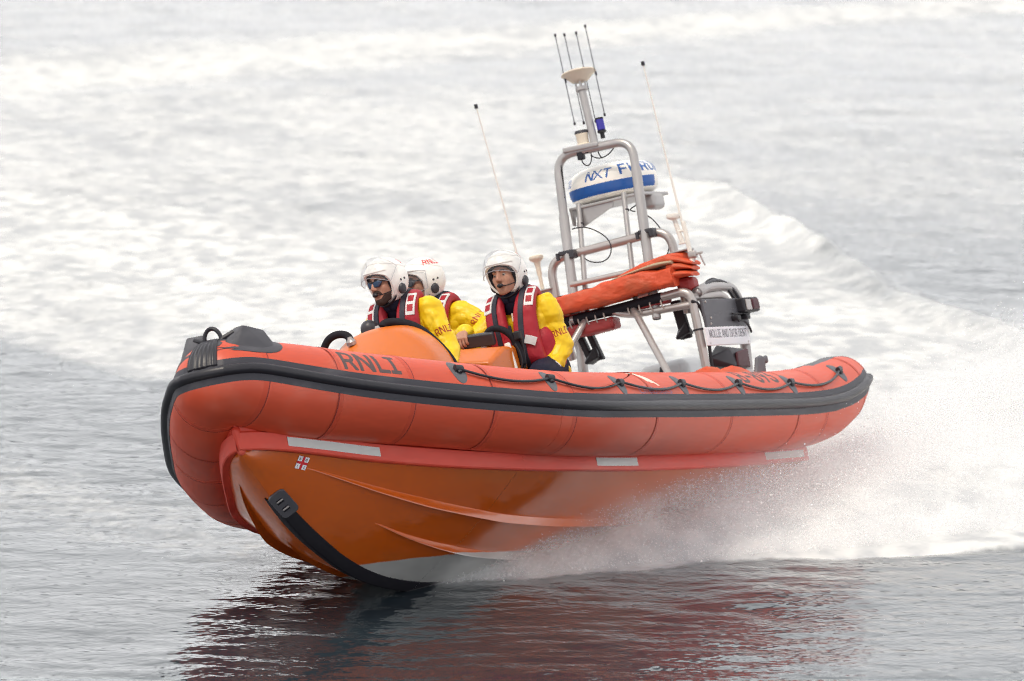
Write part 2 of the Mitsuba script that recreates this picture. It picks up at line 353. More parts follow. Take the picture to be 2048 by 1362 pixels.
mat('m_steel', dirt([0.46, 0.425, 0.41], 0.3, 6), 0.30, 0.5, metal=0.6)
mat('m_alu', dirt([0.42, 0.40, 0.395], 0.3, 9), 0.33, 0.5, metal=0.55)
mat('m_whitepaint', dirt([0.74, 0.70, 0.64], 0.12, 6), 0.35, 0.5, coat=0.4)
mat('m_cream', (0.66, 0.58, 0.47), 0.4)
mat('m_radome', dirt([0.80, 0.77, 0.71], 0.06, 5), 0.3, 0.5, coat=0.4)
mat('m_blue', (0.012, 0.085, 0.33), 0.3, 0.5, coat=0.3)
mat('m_blueglass', (0.02, 0.012, 0.30), 0.12, 0.5, coat=0.8)
mat('m_sign', (0.72, 0.71, 0.74), 0.4)
mat('m_ink', (0.06, 0.055, 0.075), 0.5)
mat('m_letter', (0.085, 0.055, 0.055), 0.55)
mat('m_lifeblue', (0.28, 0.17, 0.28), 0.6)
mat('m_decal', (0.85, 0.62, 0.50), 0.5)
mat('m_engine', dirt([0.42, 0.43, 0.44], 0.15, 5), 0.3, 0.5, coat=0.5)
mat('m_redlens', (0.06, 0.010, 0.016), 0.45, 0.4)
def folds(p, n, uv):
    return mikit.fbm(p.x * 14, p.y * 14, p.z * 18, 4)
bag_tex = mikit.proc(lambda p, n, uv: mikit.mix([0.56, 0.070, 0.022], [0.48, 0.10, 0.045], mikit.smoothstep(0.4, 0.8, mikit.fbm(p.x * 9, p.y * 9, p.z * 9, 4))))
mat('m_bag', bag_tex, 0.5, 0.4, bump=(mikit.proc(folds), 0.02))
mat('m_bagred', (0.30, 0.03, 0.03), 0.45, 0.45, bump=(mikit.proc(folds), 0.015))
mat('m_baglining', (0.36, 0.27, 0.18), 0.7)
mat('m_cord', (0.45, 0.40, 0.36), 0.8)
mat('m_red', (0.55, 0.02, 0.03), 0.5)
mat('m_flagwhite', (0.75, 0.74, 0.78), 0.4)

# ------------------------------------------------------------------ the boat
B = 'lifeboat'
say(B, 'orange rigid inflatable rescue boat speeding over the water, banking with its bow raised', 'boat')
ma, mb, mt = hull_mesh()
hk = B + '__hull'
add(hk, cat(ma, mb, mt), 'm_hull', 30)
say(hk, 'orange hull with grey bottom paint')
# deck inside the tubes
xs = np.linspace(1.30, 7.55, 60)
yy = np.maximum(fl_y(xs) - 0.02, 0.02)
dk = np.stack([np.stack([xs, yy, fl_z(xs) + 0.05], -1), np.stack([xs, -yy, fl_z(xs) + 0.05], -1)], 1).reshape(-1, 3)
add(B + '__deck', mesh(dk, grid_faces(60, 2)), 'm_board', False)
# flange: the red band between tube and hull
from scipy.spatial import cKDTree
_ts = np.linspace(0, TL / 2, 900); _tp = t_axis(_ts)
def t_near(x, y, z):
    """a point well inside the tube above each point of the flange"""
    i = cKDTree(_tp[:, :2]).query(np.stack([x, y], -1))[1]
    q = _tp[i].copy(); q[:, 2] -= 0.1; q[:, 1] = np.minimum(q[:, 1], np.maximum(y - 0.005, 0.0))
    return q
def flange(side):
    x = np.r_[np.linspace(1.27, 5, 50), np.linspace(5.06, 7.4, 50), np.linspace(7.42, 7.7999, 40)]
    y, z = fl_y(x), fl_z(x)
    p = np.stack([x, y, z], -1)
    t = np.gradient(p, axis=0); t[:, 2] = 0; t /= np.linalg.norm(t, axis=1)[:, None]
    o = np.stack([-t[:, 1], t[:, 0], 0 * x], -1)
    hgt = np.interp(x, [0, 5, 6.5, 7.8], [0.085, 0.095, 0.10, 0.10])
    prof = [(-0.05, 0.0), (0.012, -0.004), (0.018, 0.004), (0.016, 1.0), (0.006, 1.05), (0.0, 1.12)]
    web = t_near(x, y, z)
    ring = np.stack([p + o * a + np.array([0, 0, 1]) * (hgt * b if b > 0.1 else np.full(len(x), b))[:, None] for a, b in prof] + [web], 1); prof = prof + [0]
    m = mesh(ring.reshape(-1, 3), grid_faces(len(x), len(prof), flip=True))
    if side < 0:
        m.vertices[:, 1] *= -1; m.invert()
    return m
add(B + '__stem_cap', hullpts([(7.775, 0, .15), (7.785, 0, .22), (7.80, 0, .27), (7.76, 0, .30)], .026, 12), 'm_flange', 40)
add(B + '__rubbing_flange', cat(flange(1), flange(-1)), 'm_flange', 30)
def on_flange(x, v, off=0.021):
    """on the port flange's outer face at height fraction v"""
    x = np.asarray(x, float); h = 0.01
    t = np.stack([np.full_like(x, 2 * h), fl_y(x + h) - fl_y(x - h), 0 * x], -1); t /= np.linalg.norm(t, axis=-1, keepdims=True)
    o = np.stack([-t[..., 1], t[..., 0], 0 * x], -1)
    p = np.stack([x, fl_y(x), fl_z(x) + v * np.interp(x, [0, 5, 6.5, 7.8], [0.085, 0.095, 0.10, 0.10])], -1)
    return p + o * off
for k, (x0, x1, lab) in enumerate([(7.585, 6.98, 'long grey reflective tape near the bow'), (4.98, 4.33, 'grey reflective tape amidships'), (2.08, 1.36, 'grey reflective tape near the stern')]):
    x = np.linspace(x0, x1, 24)
    lo, hi = on_flange(x, 0.25), on_flange(x, 0.80)
    lo[-1, 0] += 0.0
    m = mesh(np.stack([lo, hi], 1).reshape(-1, 3), grid_faces(24, 2, flip=True))
    kk = add(B + '__reflective_tape', m, 'm_tape', True); say(kk, lab)
# tube, panel by panel
seam_s = [0.030, 0.300, 1.175, 1.735, 2.945, 4.255, 5.235, 5.955, 6.555, 7.115, 7.595]
seams = seam_s + [TL - s for s in seam_s[::-1]]
NS = 56
th = np.arange(NS) * 2 * np.pi / NS
panel = 0
for a, b in zip(seams[:-1], seams[1:]):
    n = max(6, int((b - a) / 0.05))
    n = 90 if a < TL / 2 < b else n
    s = np.r_[a, a + 0.004, a + 0.012, np.linspace(a + 0.03, b - 0.03, n), b - 0.012, b - 0.004, b]
    off = np.r_[-0.006, -0.003, 0, np.zeros(n), 0, -0.003, -0.006]
    q, _ = t_surf(s[:, None], th[None, :], off[:, None])
    m = mesh(q.reshape(-1, 3), grid_faces(len(s), NS, True))
    add(B + '__tube_panel', m, 'm_tube', True)
for e, sg in ((seams[0], -1), (seams[-1], 1)):                          # the closed stern ends
    t, o, u = t_frame(np.array([e])); rr = float(t_rad(e)); c = t_axis(np.array([e]))[0]
    al = np.linspace(0, np.pi / 2, 9)
    ring = np.array([c + t[0] * sg * 0.12 * np.sin(x) + (o[0] * np.cos(th)[:, None] + u[0] * np.sin(th)[:, None]) * rr * np.cos(x) for x in al])
    m = mesh(ring.reshape(-1, 3), grid_faces(9, NS, True))
    k = add(B + '__stern_cone', m, 'm_tube', True)
ss = []
for s in seams[1:-1]:
    q, _ = t_surf(np.array([s - 0.0032, s + 0.0032])[:, None], th[None, :], 0.0027)
    ss.append(mesh(q.reshape(-1, 3), grid_faces(2, NS, True)))
lp = []
for i, s in enumerate(seams[1:-1]):                                      # the glued lap beside every seam
    d = 0.034 if i % 2 else -0.034
    q = np.stack([t_surf(np.full(NS, s + x), th, o)[0] for x, o in ((0.0, 0.0016), (d * 0.5, 0.0020), (d * 0.97, 0.0016), (d, -0.0005))])
    m = mesh(q.reshape(-1, 3), grid_faces(4, NS, True)); lp.append(m)
k = add(B + '__seam_lap', cat(*lp), 'm_lap', True); labels[k] = {'kind': 'stuff'}
k = add(B + '__seam', cat(*ss), 'm_seam', True); labels[k] = {'kind': 'stuff'}
# dark band and the rub rail round the outside
sl = np.r_[np.linspace(0.03, TL - 0.03, 420)]
sl = np.unique(np.r_[sl, np.linspace(TL / 2 - 0.8, TL / 2 + 0.8, 120)])
def tube_strip(s, prof):
    """a strip along the tube; prof: (height along the tube's girth in metres, offset)"""
    r = t_rad(s)
    lift = 0.045 * np.exp(-((s - TL / 2) / 0.9) ** 2)
    q = np.stack([t_surf(s, (h + lift) / r, o)[0] for h, o in prof], 1)
    m = mesh(q.reshape(-1, 3), grid_faces(len(s), len(prof), flip=False))
    return m
add(B + '__rub_band', tube_strip(sl, [(-0.072, -0.002), (-0.072, 0.004), (-0.05, 0.0045), (-0.02, 0.005), (0.02, 0.005), (0.05, 0.0045), (0.072, 0.004), (0.072, -0.002)]), 'm_band', 40)
a = np.linspace(-np.pi / 2, np.pi / 2, 11)
prof = [(-0.034, 0.002)] + [(0.030 * math.sin(x), 0.007 + 0.031 * math.cos(x)) for x in a] + [(0.034, 0.002)]
add(B + '__rub_rail', tube_strip(sl, prof), 'm_rubber', 50)
# grey pads and the grab line
pads = [(6.179, 40, 0.1, 0.055), (5.403, 37, 0.09, 0.045), (4.66, 34, 0.09, 0.05), (3.675, 33, 0.09, 0.06), (2.677, 32.5, 0.09, 0.06), (1.714, 32.5, 0.09, 0.06), (0.643, 40, 0.09, 0.06)]
def tube_patch(s0, th0, hw, gl, off=0.005, power=2.0, n=28):
    """an oval pad: gl half length along the boat, hw half length round the girth"""
    a = np.arange(n) * 2 * np.pi / n
    r = float(t_rad(s0)); rings = []
    for f, o in ((0.0, off), (0.5, off), (0.9, off), (1.0, off - 0.002), (1.0, -0.001)):
        ca, sa = np.cos(a), np.sin(a)
        u = np.sign(ca) * np.abs(ca) ** (2 / power) * gl * f; v = np.sign(sa) * np.abs(sa) ** (2 / power) * hw * f
        rings.append(t_surf(s0 + u, th0 + v / r, o)[0])
    m = mesh(np.array(rings).reshape(-1, 3), grid_faces(5, n, True, flip=False))
    if m.face_normals[n + 2] @ t_surf(s0, th0)[1] < 0: m.invert()
    return m
line_pts = []
for i, (s0, d, hw, gl) in enumerate(pads):
    k = add(B + '__grab_pad', tube_patch(s0, math.radians(d), hw, gl), 'm_patch', 40)
    c, n = t_surf(s0, math.radians(d), 0.018); t, o, u = (x for x in t_frame(np.array([s0])))
    g = np.cross(t[0], n)
    add(k + '__rope_loop', cat(sweep(np.array([c - t[0] * 0.03, c + t[0] * 0.03]), 0.022, 10, 0.016), sweep(np.array([c - n * 0.012 - g * 0.03, c - n * 0.012 + g * 0.02]), 0.017, 8)), 'm_rubber', 40)
for (s0, d0, _, _), (s1, d1, _, _) in zip(pads[:-1], pads[1:]):
    f = np.linspace(0, 1, 22); sag = 0.055 * 4 * f * (1 - f)
    s = s0 + (s1 - s0) * f; d = np.radians(d0 + (d1 - d0) * f) - sag / TR
    p = t_surf(s, d, 0.016)[0]
    add(B + '__grab_line', sweep(p, 0.0085, 8), 'm_rubber', True)
for sg in (1, -1):                                                      # dark anti-slip pad on the upturned stern
    q = t_surf((np.linspace(.10, .80, 20) if sg > 0 else np.linspace(TL - .80, TL - .10, 20))[:, None], np.radians(np.linspace(72, 150, 14))[None], 0.004)[0]
    m = mesh(q.reshape(-1, 3), grid_faces(20, 14)); add(B + '__stern_pad', m, 'm_patch', True)
# lettering on the tube
def wrap_text(text, h, fn, bold=True, maxe=0.03):
    m = meshkit.text_mesh(text, h, 0.001, bold)
    v, f = trimesh.remesh.subdivide_to_size(m.vertices, m.faces, maxe)
    return mesh(fn(np.asarray(v)), f), m.bounds[1][0]
def tube_text(text, h, s0, s1, th_low, bold=True):
    wdt = meshkit.text_mesh(text, h, 0.001, bold).bounds[1][0]
    def fn(v):
        s = s0 + (s1 - s0) * v[:, 0] / wdt
        return t_surf(s, th_low + v[:, 1] / t_rad(s), 0.0012 + v[:, 2])[0]
    return wrap_text(text, h, fn, bold)[0]
k = add(B + '__lettering', tube_text('RNLI', 0.150, 7.075, 6.635, math.radians(24)), 'm_letter', False); say(k, 'dark capitals on top of the tube near the bow')
k = add(B + '__lettering', tube_text('B-893', 0.150, 2.515, 1.855, math.radians(36)), 'm_letter', False); say(k, 'faint dark number near the stern')
k = add(B + '__lettering', tube_text('Lifeboats', 0.055, 4.445, 3.915, math.radians(17), False), 'm_lifeblue', False); say(k, 'faint bluish lettering below the grab line')
dm = []
for j, (a0, a1, wd) in enumerate([(0.0, 0.16, 0.02), (0.06, 0.20, 0.016), (0.11, 0.22, 0.02), (0.16, 0.27, 0.014)]):
    f = np.linspace(0, 1, 8); s = 4.275 - (0.035 * j) - 0.10 * f; tt = math.radians(66) - (a0 * 0.6 + (a1 - a0) * f) / TR * 0.8
    q = [t_surf(s + wd * e, tt, 0.003)[0] for e in (-1, 1)]
    m = mesh(np.stack(q, 1).reshape(-1, 3), grid_faces(8, 2))
    dm.append(m)
k = add(B + '__worn_decal', cat(*dm), 'm_decal', False); say(k, 'white worn decal on top of the tube amidships')
# bow: ridged pad in the middle, a tow eye, and two horn-shaped chocks
mid = TL / 2
sp = np.linspace(mid - 0.014, mid + 0.014, 46)
tp = np.radians(np.linspace(18, 100, 26))
rid = 0.008 + 0.005 * (np.abs(((sp - sp[0]) / 0.028 * 7) % 1 - 0.5) * 2)
q = t_surf(sp[:, None], tp[None, :], np.broadcast_to(rid[:, None], (46, 26)))[0]
edge = t_surf(sp[:, None], tp[None, :], -0.002)[0]
q[0], q[-1] = edge[0], edge[-1]; q[:, 0], q[:, -1] = edge[:, 0], edge[:, -1]
k = add(B + '__bow_pad', mesh(q.reshape(-1, 3), grid_faces(46, 26)), 'm_rubber', 30); say(k, 'ridged black pad over the bow')
for sg in (1, -1):
    s0 = mid - sg * 0.15
    pb = tube_patch(s0, math.radians(64), 0.12, 0.17, 0.006, 2.4)
    k = add(B + '__bow_chock', pb, 'm_chock', 40)
    # a blunt horn, highest towards the middle
    t, o, u = t_frame(np.array([s0])); ax0 = t_surf(s0, math.radians(76), 0.0)[0]; tow = t[0] * sg
    pts = [t_surf(s0 + 0.12 * math.cos(al), math.radians(68) + 0.085 * math.sin(al) / TR, -0.012)[0] for al in np.arange(22) * 2 * np.pi / 22]
    for du, dz, ww in ((0.055, 0.064, 0.040), (-0.080, 0.060, 0.03), (0.085, 0.035, 0.045)):
        for q_ in (-1, 1): pts.append(ax0 + tow * du + np.array([0, 0, dz]) + o[0] * (ww * q_ - 0.01))
    m = to_tm(m3.Manifold.batch_hull([ball(q_, 0.020, 12) for q_ in pts]))
    add(k + '__horn', m, 'm_chock', 50)
pm, _ = t_surf(mid, math.radians(90), 0.0)
ring = np.array([pm + np.array([-0.01, 0.055 * math.cos(x), 0.0 + 0.075 * math.sin(x)]) for x in np.linspace(-0.3, math.pi + 0.3, 22)])
add(B + '__tow_strap', cat(sweep(ring, 0.013, 8), sweep([pm + [-0.01, 0.05, 0.0], pm + [-0.04, 0.13, 0.03]], 0.016, 8), sweep([pm + [-0.01, -0.05, 0.0], pm + [-0.04, -0.13, 0.03]], 0.016, 8)), 'm_rubber', 40)
# keel strip, bow eye, strakes, flag
xk = np.r_[np.linspace(7.47, 6.2, 40), np.linspace(6.15, 3.5, 30)]
tk = np.interp(xk, [3.5, 6.2, 6.8, 7.34, 7.47], [0.075, 0.078, 0.100, 0.165, 0.17])
ks = []
rows = [hull_pt(xk, tk * f, sg) for sg, f in ((1, 1.0), (1, 0.98), (1, 0.5), (1, 0.06), (-1, 0.06), (-1, 0.5), (-1, 0.98), (-1, 1.0))]
offs = [0.0, 0.008, 0.010, 0.012, 0.012, 0.010, 0.008, 0.0]
outw = [np.array([0.25, 0.75 * s, -0.6]) for s in (1, 1, 1, 0.2, -0.2, -1, -1, -1)]
ring = np.stack([r + o * n / np.linalg.norm(n) for r, o, n in zip(rows, offs, outw)], 1)
m = mesh(ring.reshape(-1, 3), grid_faces(len(xk), 8, flip=False)); 
if (m.face_normals * (m.triangles_center - np.array([5.5, 0, 0.2]))).sum() < 0: m.invert()
k = add(B + '__keel_strip', m, 'm_black', 30); say(k, 'black wear strip along the stem and keel')
ev = []
for s in (1, -1):
    c = hull_pt(7.42, 0.10, s); 
    tng = hull_pt(7.36, 0.10, s) - hull_pt(7.48, 0.10, s); acr = hull_pt(7.42, 0.19, s) - hull_pt(7.42, 0.02, s)
    ev.append((c, tng / np.linalg.norm(tng), acr / np.linalg.norm(acr)))
for (c, tg, ac), s in zip(ev, (1, -1)):
    if s < 0: continue
    n = np.cross(ac, tg); n /= np.linalg.norm(n)
    if n[1] < 0: n = -n
    mt4 = axes(c + n * 0.008, tg, ac)
    pl = affinity.scale(sbox(-0.105, -0.052, 0.105, 0.062), 1, 1).buffer(-0.03).buffer(0.03)
    pl = pl.difference(sbox(-0.055, -0.025, -0.012, 0.02)).difference(sbox(0.020, -0.025, 0.063, 0.02))
    pmz = prism(pl, 0.014); pmz.vertices[:, 2] -= 0.007
    k = add(B + '__bow_eye', put(pmz, mt4), 'm_board', 30); say(k, 'dark bow eye plate with two slots on the stem')
    add(k + '__pin', put(cat(*[put(rbox([0.012, 0.05, 0.012], 0.004), axes([q, 0, 0.0], [1, 0, 0], [0, 1, 0])) for q in (-0.034, 0.042)]), mt4), 'm_steel', 40)
    add(k + '__recess', put(cat(*[put(rbox([0.05, 0.05, 0.004], 0.0015), axes([q, 0, -0.004], [1, 0, 0], [0, 1, 0])) for q in (-0.034, 0.042)]), mt4), 'm_black', 40)
S1 = [(7.40, .788), (7.272, .776), (7.081, .755), (6.876, .729), (6.666, .709), (6.435, .689), (6.176, .669), (5.886, .645), (5.553, .617), (4.762, .569), (3.842, .535), (2.5, .52), (0.5, .52)]
S2 = [(6.735, .464), (6.579, .442), (6.341, .411), (6.007, .373), (5.555, .331), (5.123, .295), (4.829, .275), (3.8, .262), (2.5, .26), (0.5, .26)]
def strake(pts, side, wmax):
    pts = np.array(pts); xq = np.linspace(pts[0, 0], pts[-1, 0], 90)
    tq = PchipInterpolator(pts[::-1, 0], pts[::-1, 1])(xq)
    g = np.clip((xq[0] - xq) / 0.9, 0, 1) ** 0.7
    p = hull_pt(xq, tq, side); L = np.hypot(fl_y(xq), fl_z(xq) - keel_z(xq))
    q = hull_pt(xq, tq + wmax * g / L, side)
    nrm = np.cross(np.gradient(p, axis=0), hull_pt(xq, tq + 0.02, side) - p); nrm /= np.linalg.norm(nrm, axis=1)[:, None]
    nrm *= np.sign(nrm[:, 2:3]) * -1
    out = np.array([0.0, side * 0.95, -0.3]); out /= np.linalg.norm(out)
    e = p + (out * 0.045 + nrm * 0.012) * g[:, None]                     # the hard edge of the spray rail
    ring = np.stack([p - nrm * 0.004, e - [0, 0, 0.003], e + np.array([0, 0, 0.006]), q - nrm * 0.004], 1)
    m = mesh(ring.reshape(-1, 3), grid_faces(len(xq), 4))
    if ((m.face_normals @ np.array([0, side, 0]))).sum() < 0: m.invert()
    return m
for pts, wm in ((S1, 0.055), (S2, 0.05)):
    for sd in (1, -1):
        add(B + '__spray_rail', strake(pts, sd, wm), 'm_hull', 25)
c = hull_pt(7.447, 0.848); c2 = hull_pt(7.35, 0.848); ax_ = c2 - c; up_ = hull_pt(7.447, 0.9) - hull_pt(7.447, 0.8)
n_ = np.cross(ax_, up_); n_ /= np.linalg.norm(n_); n_ = n_ * np.sign(n_[1])
fm = axes(c + n_ * 0.004, ax_ / np.linalg.norm(ax_), up_ / np.linalg.norm(up_))
if fm[:3, 2] @ n_ < 0: fm = axes(c + n_ * 0.004, ax_, -up_)
k = add(B + '__hull_emblem', put(prism(sbox(-0.040, -0.040, 0.040, 0.040), 0.001), fm), 'm_flagwhite', False); say(k, 'small white flag emblem with a red cross')
red = sbox(-0.040, -0.008, 0.040, 0.008).union(sbox(-0.009, -0.040, 0.009, 0.040))
add(k + '__cross', put(prism(red, 0.0022), fm), 'm_red', False)
add(k + '__letters', put(cat(*[put(meshkit.text_mesh(ch, 0.014, 0.0022, True), axes([x, y, 0], [1, 0, 0], [0, 1, 0])) for ch, x, y in (('R', -0.032, 0.016), ('N', 0.014, 0.016), ('L', -0.030, -0.031), ('I', 0.020, -0.031))]), fm), 'm_ink', False)
# ------------------------------------------------------------------ consoles
def arch(yz, n=40):
    """a half outline (y, z) from the crown down to the side, mirrored and smoothed"""
    yz = np.array(yz, float); full = np.vstack([yz[::-1] * [-1, 1], yz[1:]])
    d = np.r_[0, np.cumsum(np.linalg.norm(np.diff(full, axis=0), axis=1))]
    q = np.stack([PchipInterpolator(d, full[:, k])(np.linspace(0, d[-1], n)) for k in (0, 1)], -1)
    return gaussian_filter1d(q, 1.2, axis=0, mode='nearest')
crown = arch([(0, .865), (.12, .855), (.22, .815), (.32, .715), (.40, .575), (.43, .35), (.44, -.2)], 60)
def ring_x(x, sc_y, sc_z, base=-0.2):
    return np.stack([np.full(len(crown), x), crown[:, 0] * sc_y, base + (crown[:, 1] - base) * sc_z], -1)
secs = [(5.24, .93, .985), (5.26, .96, .998), (5.32, .985, 1.0), (5.46, 1.0, .995), (5.52, 1.0, .985), (5.56, .985, .965), (5.62, .97, .93), (5.75, .98, .86), (5.90, .96, .77), (6.02, .92, .68), (6.12, .86, .56), (6.17, .8, .40), (6.18, .76, .02)]
m = mesh(np.array([ring_x(*s) for s in secs]).reshape(-1, 3), grid_faces(len(secs), len(crown)))
capn = ring_x(*secs[0]); cc = capn.mean(0)
m = cat(m, mesh(np.vstack([capn, [cc]]), [[i + 1, i, len(capn)] for i in range(len(capn) - 1)]))
k = add(B + '__front_console', m, 'm_console', 40); say(k, 'rounded orange steering console nearest the bow')
FC = k
gr = lambda pts, r=0.024: sweep(spl(pts, 50), r, 12)
add(k + '__handrail', gr([(5.36, .0, .862), (5.34, .02, .885), (5.31, .09, .875), (5.28, .185, .825), (5.25, .27, .725), (5.23, .345, .60), (5.22, .38, .42)], 0.026), 'm_foam_grip', True)
add(k + '__handrail', gr([(5.62, -.12, .80), (5.60, -.15, .85), (5.60, -.22, .862), (5.60, -.28, .835), (5.58, -.34, .75), (5.56, -.39, .60)], 0.024), 'm_foam_grip', True)
for q in ((5.40, -.015, .845), (5.63, -.11, .80)):
    add(k + '__rail_foot', lathe_at([(0, .03), (.012, .03), (.018, .015), (.03, .002), (.03, -.02), (0, -.02)], q, (0.3, 0, 1)), 'm_steel', 40)
add(k + '__compass', put(to_tm(m3.Manifold.batch_hull([ball((0, 0, 0.0), .055, 20), ball((-.05, 0, -.02), .052, 20), ball((0, 0, -.08), .05, 16)])), axes((5.22, -.15, .885), [1, 0, 0], [0, 1, 0])), 'm_plastic', 40)
wheel = np.array([(5.13 + 0.05 * math.sin(a), 0.0 + 0.17 * math.cos(a), 0.62 + 0.17 * math.sin(a)) for a in np.linspace(0, 2 * np.pi, 40)])
add(k + '__steering_wheel', cat(sweep(wheel, 0.014, 8), sweep([(5.13, -.17, .62), (5.13, .17, .62)], 0.012, 6), sweep([(5.13, 0, .62), (5.26, 0, .60)], 0.02, 8)), 'm_black', 40)
# second console on the port side, in front of the crew member there
def taper_box(x0, x1, y0, y1, z0, z1, dx, r=0.025):
    pts = [(x, y, z) for x in (x0 + r, x1 - r) for y in (y0 + r, y1 - r) for z in (z0 + r,)] + [(x, y, z1 - r - (0.05 if y < (y0 + y1) / 2 - 1 else 0)) for x in (x0 + r, x1 - r - dx) for y in (y0 + r, y1 - r)]
    return hullpts(pts, r, 14)
k = add(B + '__side_console', to_tm(m3.Manifold.batch_hull([ball(q, 0.03, 16) for q in [(4.02, .03, -.15), (4.02, .33, -.15), (4.55, .03, -.15), (4.50, .30, -.15), (4.05, .06, .66), (4.05, .325, .63), (4.32, .04, .665), (4.32, .32, .625), (4.52, .10, .58), (4.50, .29, .55), (4.54, -.02, .56)]])), 'm_console', 40); say(k, 'orange side console with a black screen')
add(k + '__screen', put(rbox([0.05, 0.235, 0.085], 0.012), axes((4.20, .125, .735), [1, 0.0, -0.35], [0, 1, -.1])), 'm_plastic', 40)
add(k + '__handrail', gr([(4.16, .17, .70), (4.18, .19, .765), (4.18, .245, .785), (4.17, .31, .755), (4.15, .355, .68), (4.13, .365, .52)], 0.022), 'm_foam_grip', True)
add(k + '__flare_tube', lathe_at([(0, .09), (.016, .09), (.02, .082), (.02, -.09), (0, -.09)], (4.22, .335, .585), (0, -.1, 1)), 'm_whitepaint', 40)
add(k + '__throttle', cat(sweep(spl([(4.12, .37, .50), (4.12, .385, .62), (4.15, .39, .70)], 16), .012, 8), put(rbox([.05, .05, .06], .012), axes((4.16, .385, .71), [1, 0, 0], [0, 1, 0])), sweep(spl([(4.2, .36, .45), (4.2, .395, .55), (4.2, .37, .66)], 16), .007, 6)), 'm_black', 40)
for x, y in ((4.68, 0.0), (3.68, .28), (3.72, -.28)):                  # jockey seats, mostly below the tube line
    s = add(B + '__jockey_seat', hullpts([(x - .22, y - .1, -.2), (x - .22, y + .1, -.2), (x + .3, y - .09, -.2), (x + .3, y + .09, -.2), (x - .2, y - .13, .20), (x - .2, y + .13, .20), (x + .28, y - .1, .20), (x + .28, y + .1, .20)], .04, 10), 'm_plastic', 40)
# ------------------------------------------------------------------ roll frame, mast, radar
F = B + '__roll_frame'
zb = lambda y: 0.925 + 0.03 * y
fp_ = [(1.5, .575, .1), (1.5, .575, zb(.57)), (1.5, -.575, zb(-.57)), (1.5, -.575, .1)]
add(F + '__front_hoop', sweep(fillet(fp_, .09, 9), .030, 14), 'm_steel', True)
add(F + '__padding', sweep([(1.5, .37, zb(.37)), (1.5, -.28, zb(-.28))], .034, 14), 'm_foam_grip', True)
add(F + '__padding', sweep([(1.5, -.305, zb(-.3)), (1.5, -.47, zb(-.47))], .034, 14), 'm_foam_grip', True)
add(F + '__cross_rail', sweep(fillet([(1.5, .56, .845), (1.5, .11, .862), (1.5, -.04, .935)], .08), .025, 12), 'm_steel', True)
add(F + '__cross_rail', sweep(fillet([(1.5, -.56, .845), (1.5, -.11, .852), (1.5, -.0, .852)], .08), .025, 12), 'm_steel', True)
for s in (1, -1):
    add(F + '__brace', sweep([(1.5, .148 * s + (0 if s > 0 else -.05), .905), (2.02, .53 * s, .31)], .024, 12), 'm_steel', True)
    add(F + '__side_rail', sweep(fillet([(1.5, .575 * s, .885), (1.06, .60 * s, .90), (.92, .60 * s, .86), (.88, .60 * s, .70)], .07), .03, 12), 'm_steel', True)
    add(F + '__rear_hoop', sweep(fillet([(1.45, .60 * s, .915), (1.25, .60 * s, .955), (.64, .60 * s, .955), (.88, .60 * s, .1)], [0, .1, .30, 0], 14), .036, 14), 'm_alu', True)
    for z in (.585, .885):
        add(F + '__clamp_band', lathe_at([(.034, .006), (.0375, .006), (.0375, -.006), (.034, -.006)], (1.5, .575 * s, z - .27 if z < .7 else z - .22), (0, 0, 1)), 'm_black', 40)
add(F + '__cable_run', sweep(spl([(1.535, .585, .86), (1.46, .61, .80), (1.44, .605, .55), (1.45, .60, .2)], 24), .012, 6), 'm_black', True)
add(F + '__cable_run', sweep(spl([(1.4, .605, .935), (1.2, .62, .985), (1.0, .62, .985), (.84, .625, .93), (.78, .63, .86)], 30), .012, 6), 'm_plastic', True)
add(F + '__cable_run', sweep(spl([(1.42, .60, .93), (1.2, .60, .995), (1.0, .60, .99), (.88, .62, .90), (.86, .63, .86)], 30), .009, 6), 'm_black', True)
# upper hoop behind the bag
add(F + '__upper_hoop', sweep(fillet([(1.32, -.455, .80), (1.32, -.445, 1.365), (1.32, .445, 1.385), (1.32, .46, .80)], .13, 11), .030, 14), 'm_steel', True)
# mast frame
MF = B + '__mast_frame'
lf = fillet([(1.50, -.29, .80), (1.45, -.285, .93), (1.245, -.272, 2.045), (1.25, .285, 2.035), (1.45, .295, .95), (1.5, .30, .80)], [0, .1, .13, .13, .1, 0], 9)
add(MF + '__arch', sweep(lf, .030, 14), 'm_alu', True)
add(MF + '__sleeve', sweep([(1.47, -.287, .80), (1.32, -.279, 1.63)], .0345, 14), 'm_alu', True)
add(MF + '__sleeve', sweep([(1.47, .294, .90), (1.28, .287, 1.84)], .0345, 14), 'm_alu', True)
add(MF + '__rung', sweep([(1.43, -.285, 1.16), (1.43, .293, 1.155)], .019, 10), 'm_steel', True)
for y0, y1 in ((-.195, -.205), (.14, .155)):
    add(MF + '__ladder_post', sweep([(1.22, y0, 1.70), (1.44, y1, .95)], .018, 10), 'm_alu', True)
tiez = []
for s, y, z, x in ((1, -.195, 1.56, 1.255), (1, -.2, 1.35, 1.315), (1, .145, 1.58, 1.25), (1, .15, 1.36, 1.31)):
    add(MF + '__cable_tie', lathe_at([(.018, .005), (.0215, .005), (.0215, -.005), (.018, -.005)], (x, y, z), (-.28, 0, 1)), 'm_black', 40)
for y, z in ((-.292, 1.365), (.30, 1.382)):
    add(MF + '__clamp', cat(put(rbox([.085, .035, .06], .008), axes((1.375, y + math.copysign(.048, y) * (1 if y > 0 else -1), z), [1, 0, 0], [0, 1, 0])), put(rbox([.03, .10, .03], .006), axes((1.385, y, z + .018), [1, 0, 0], [0, 1, 0])), put(rbox([.03, .02, .05], .004), axes((1.40, y - .055, z), [1, 0, 0], [0, 1, 0]))), 'm_plastic', 40)
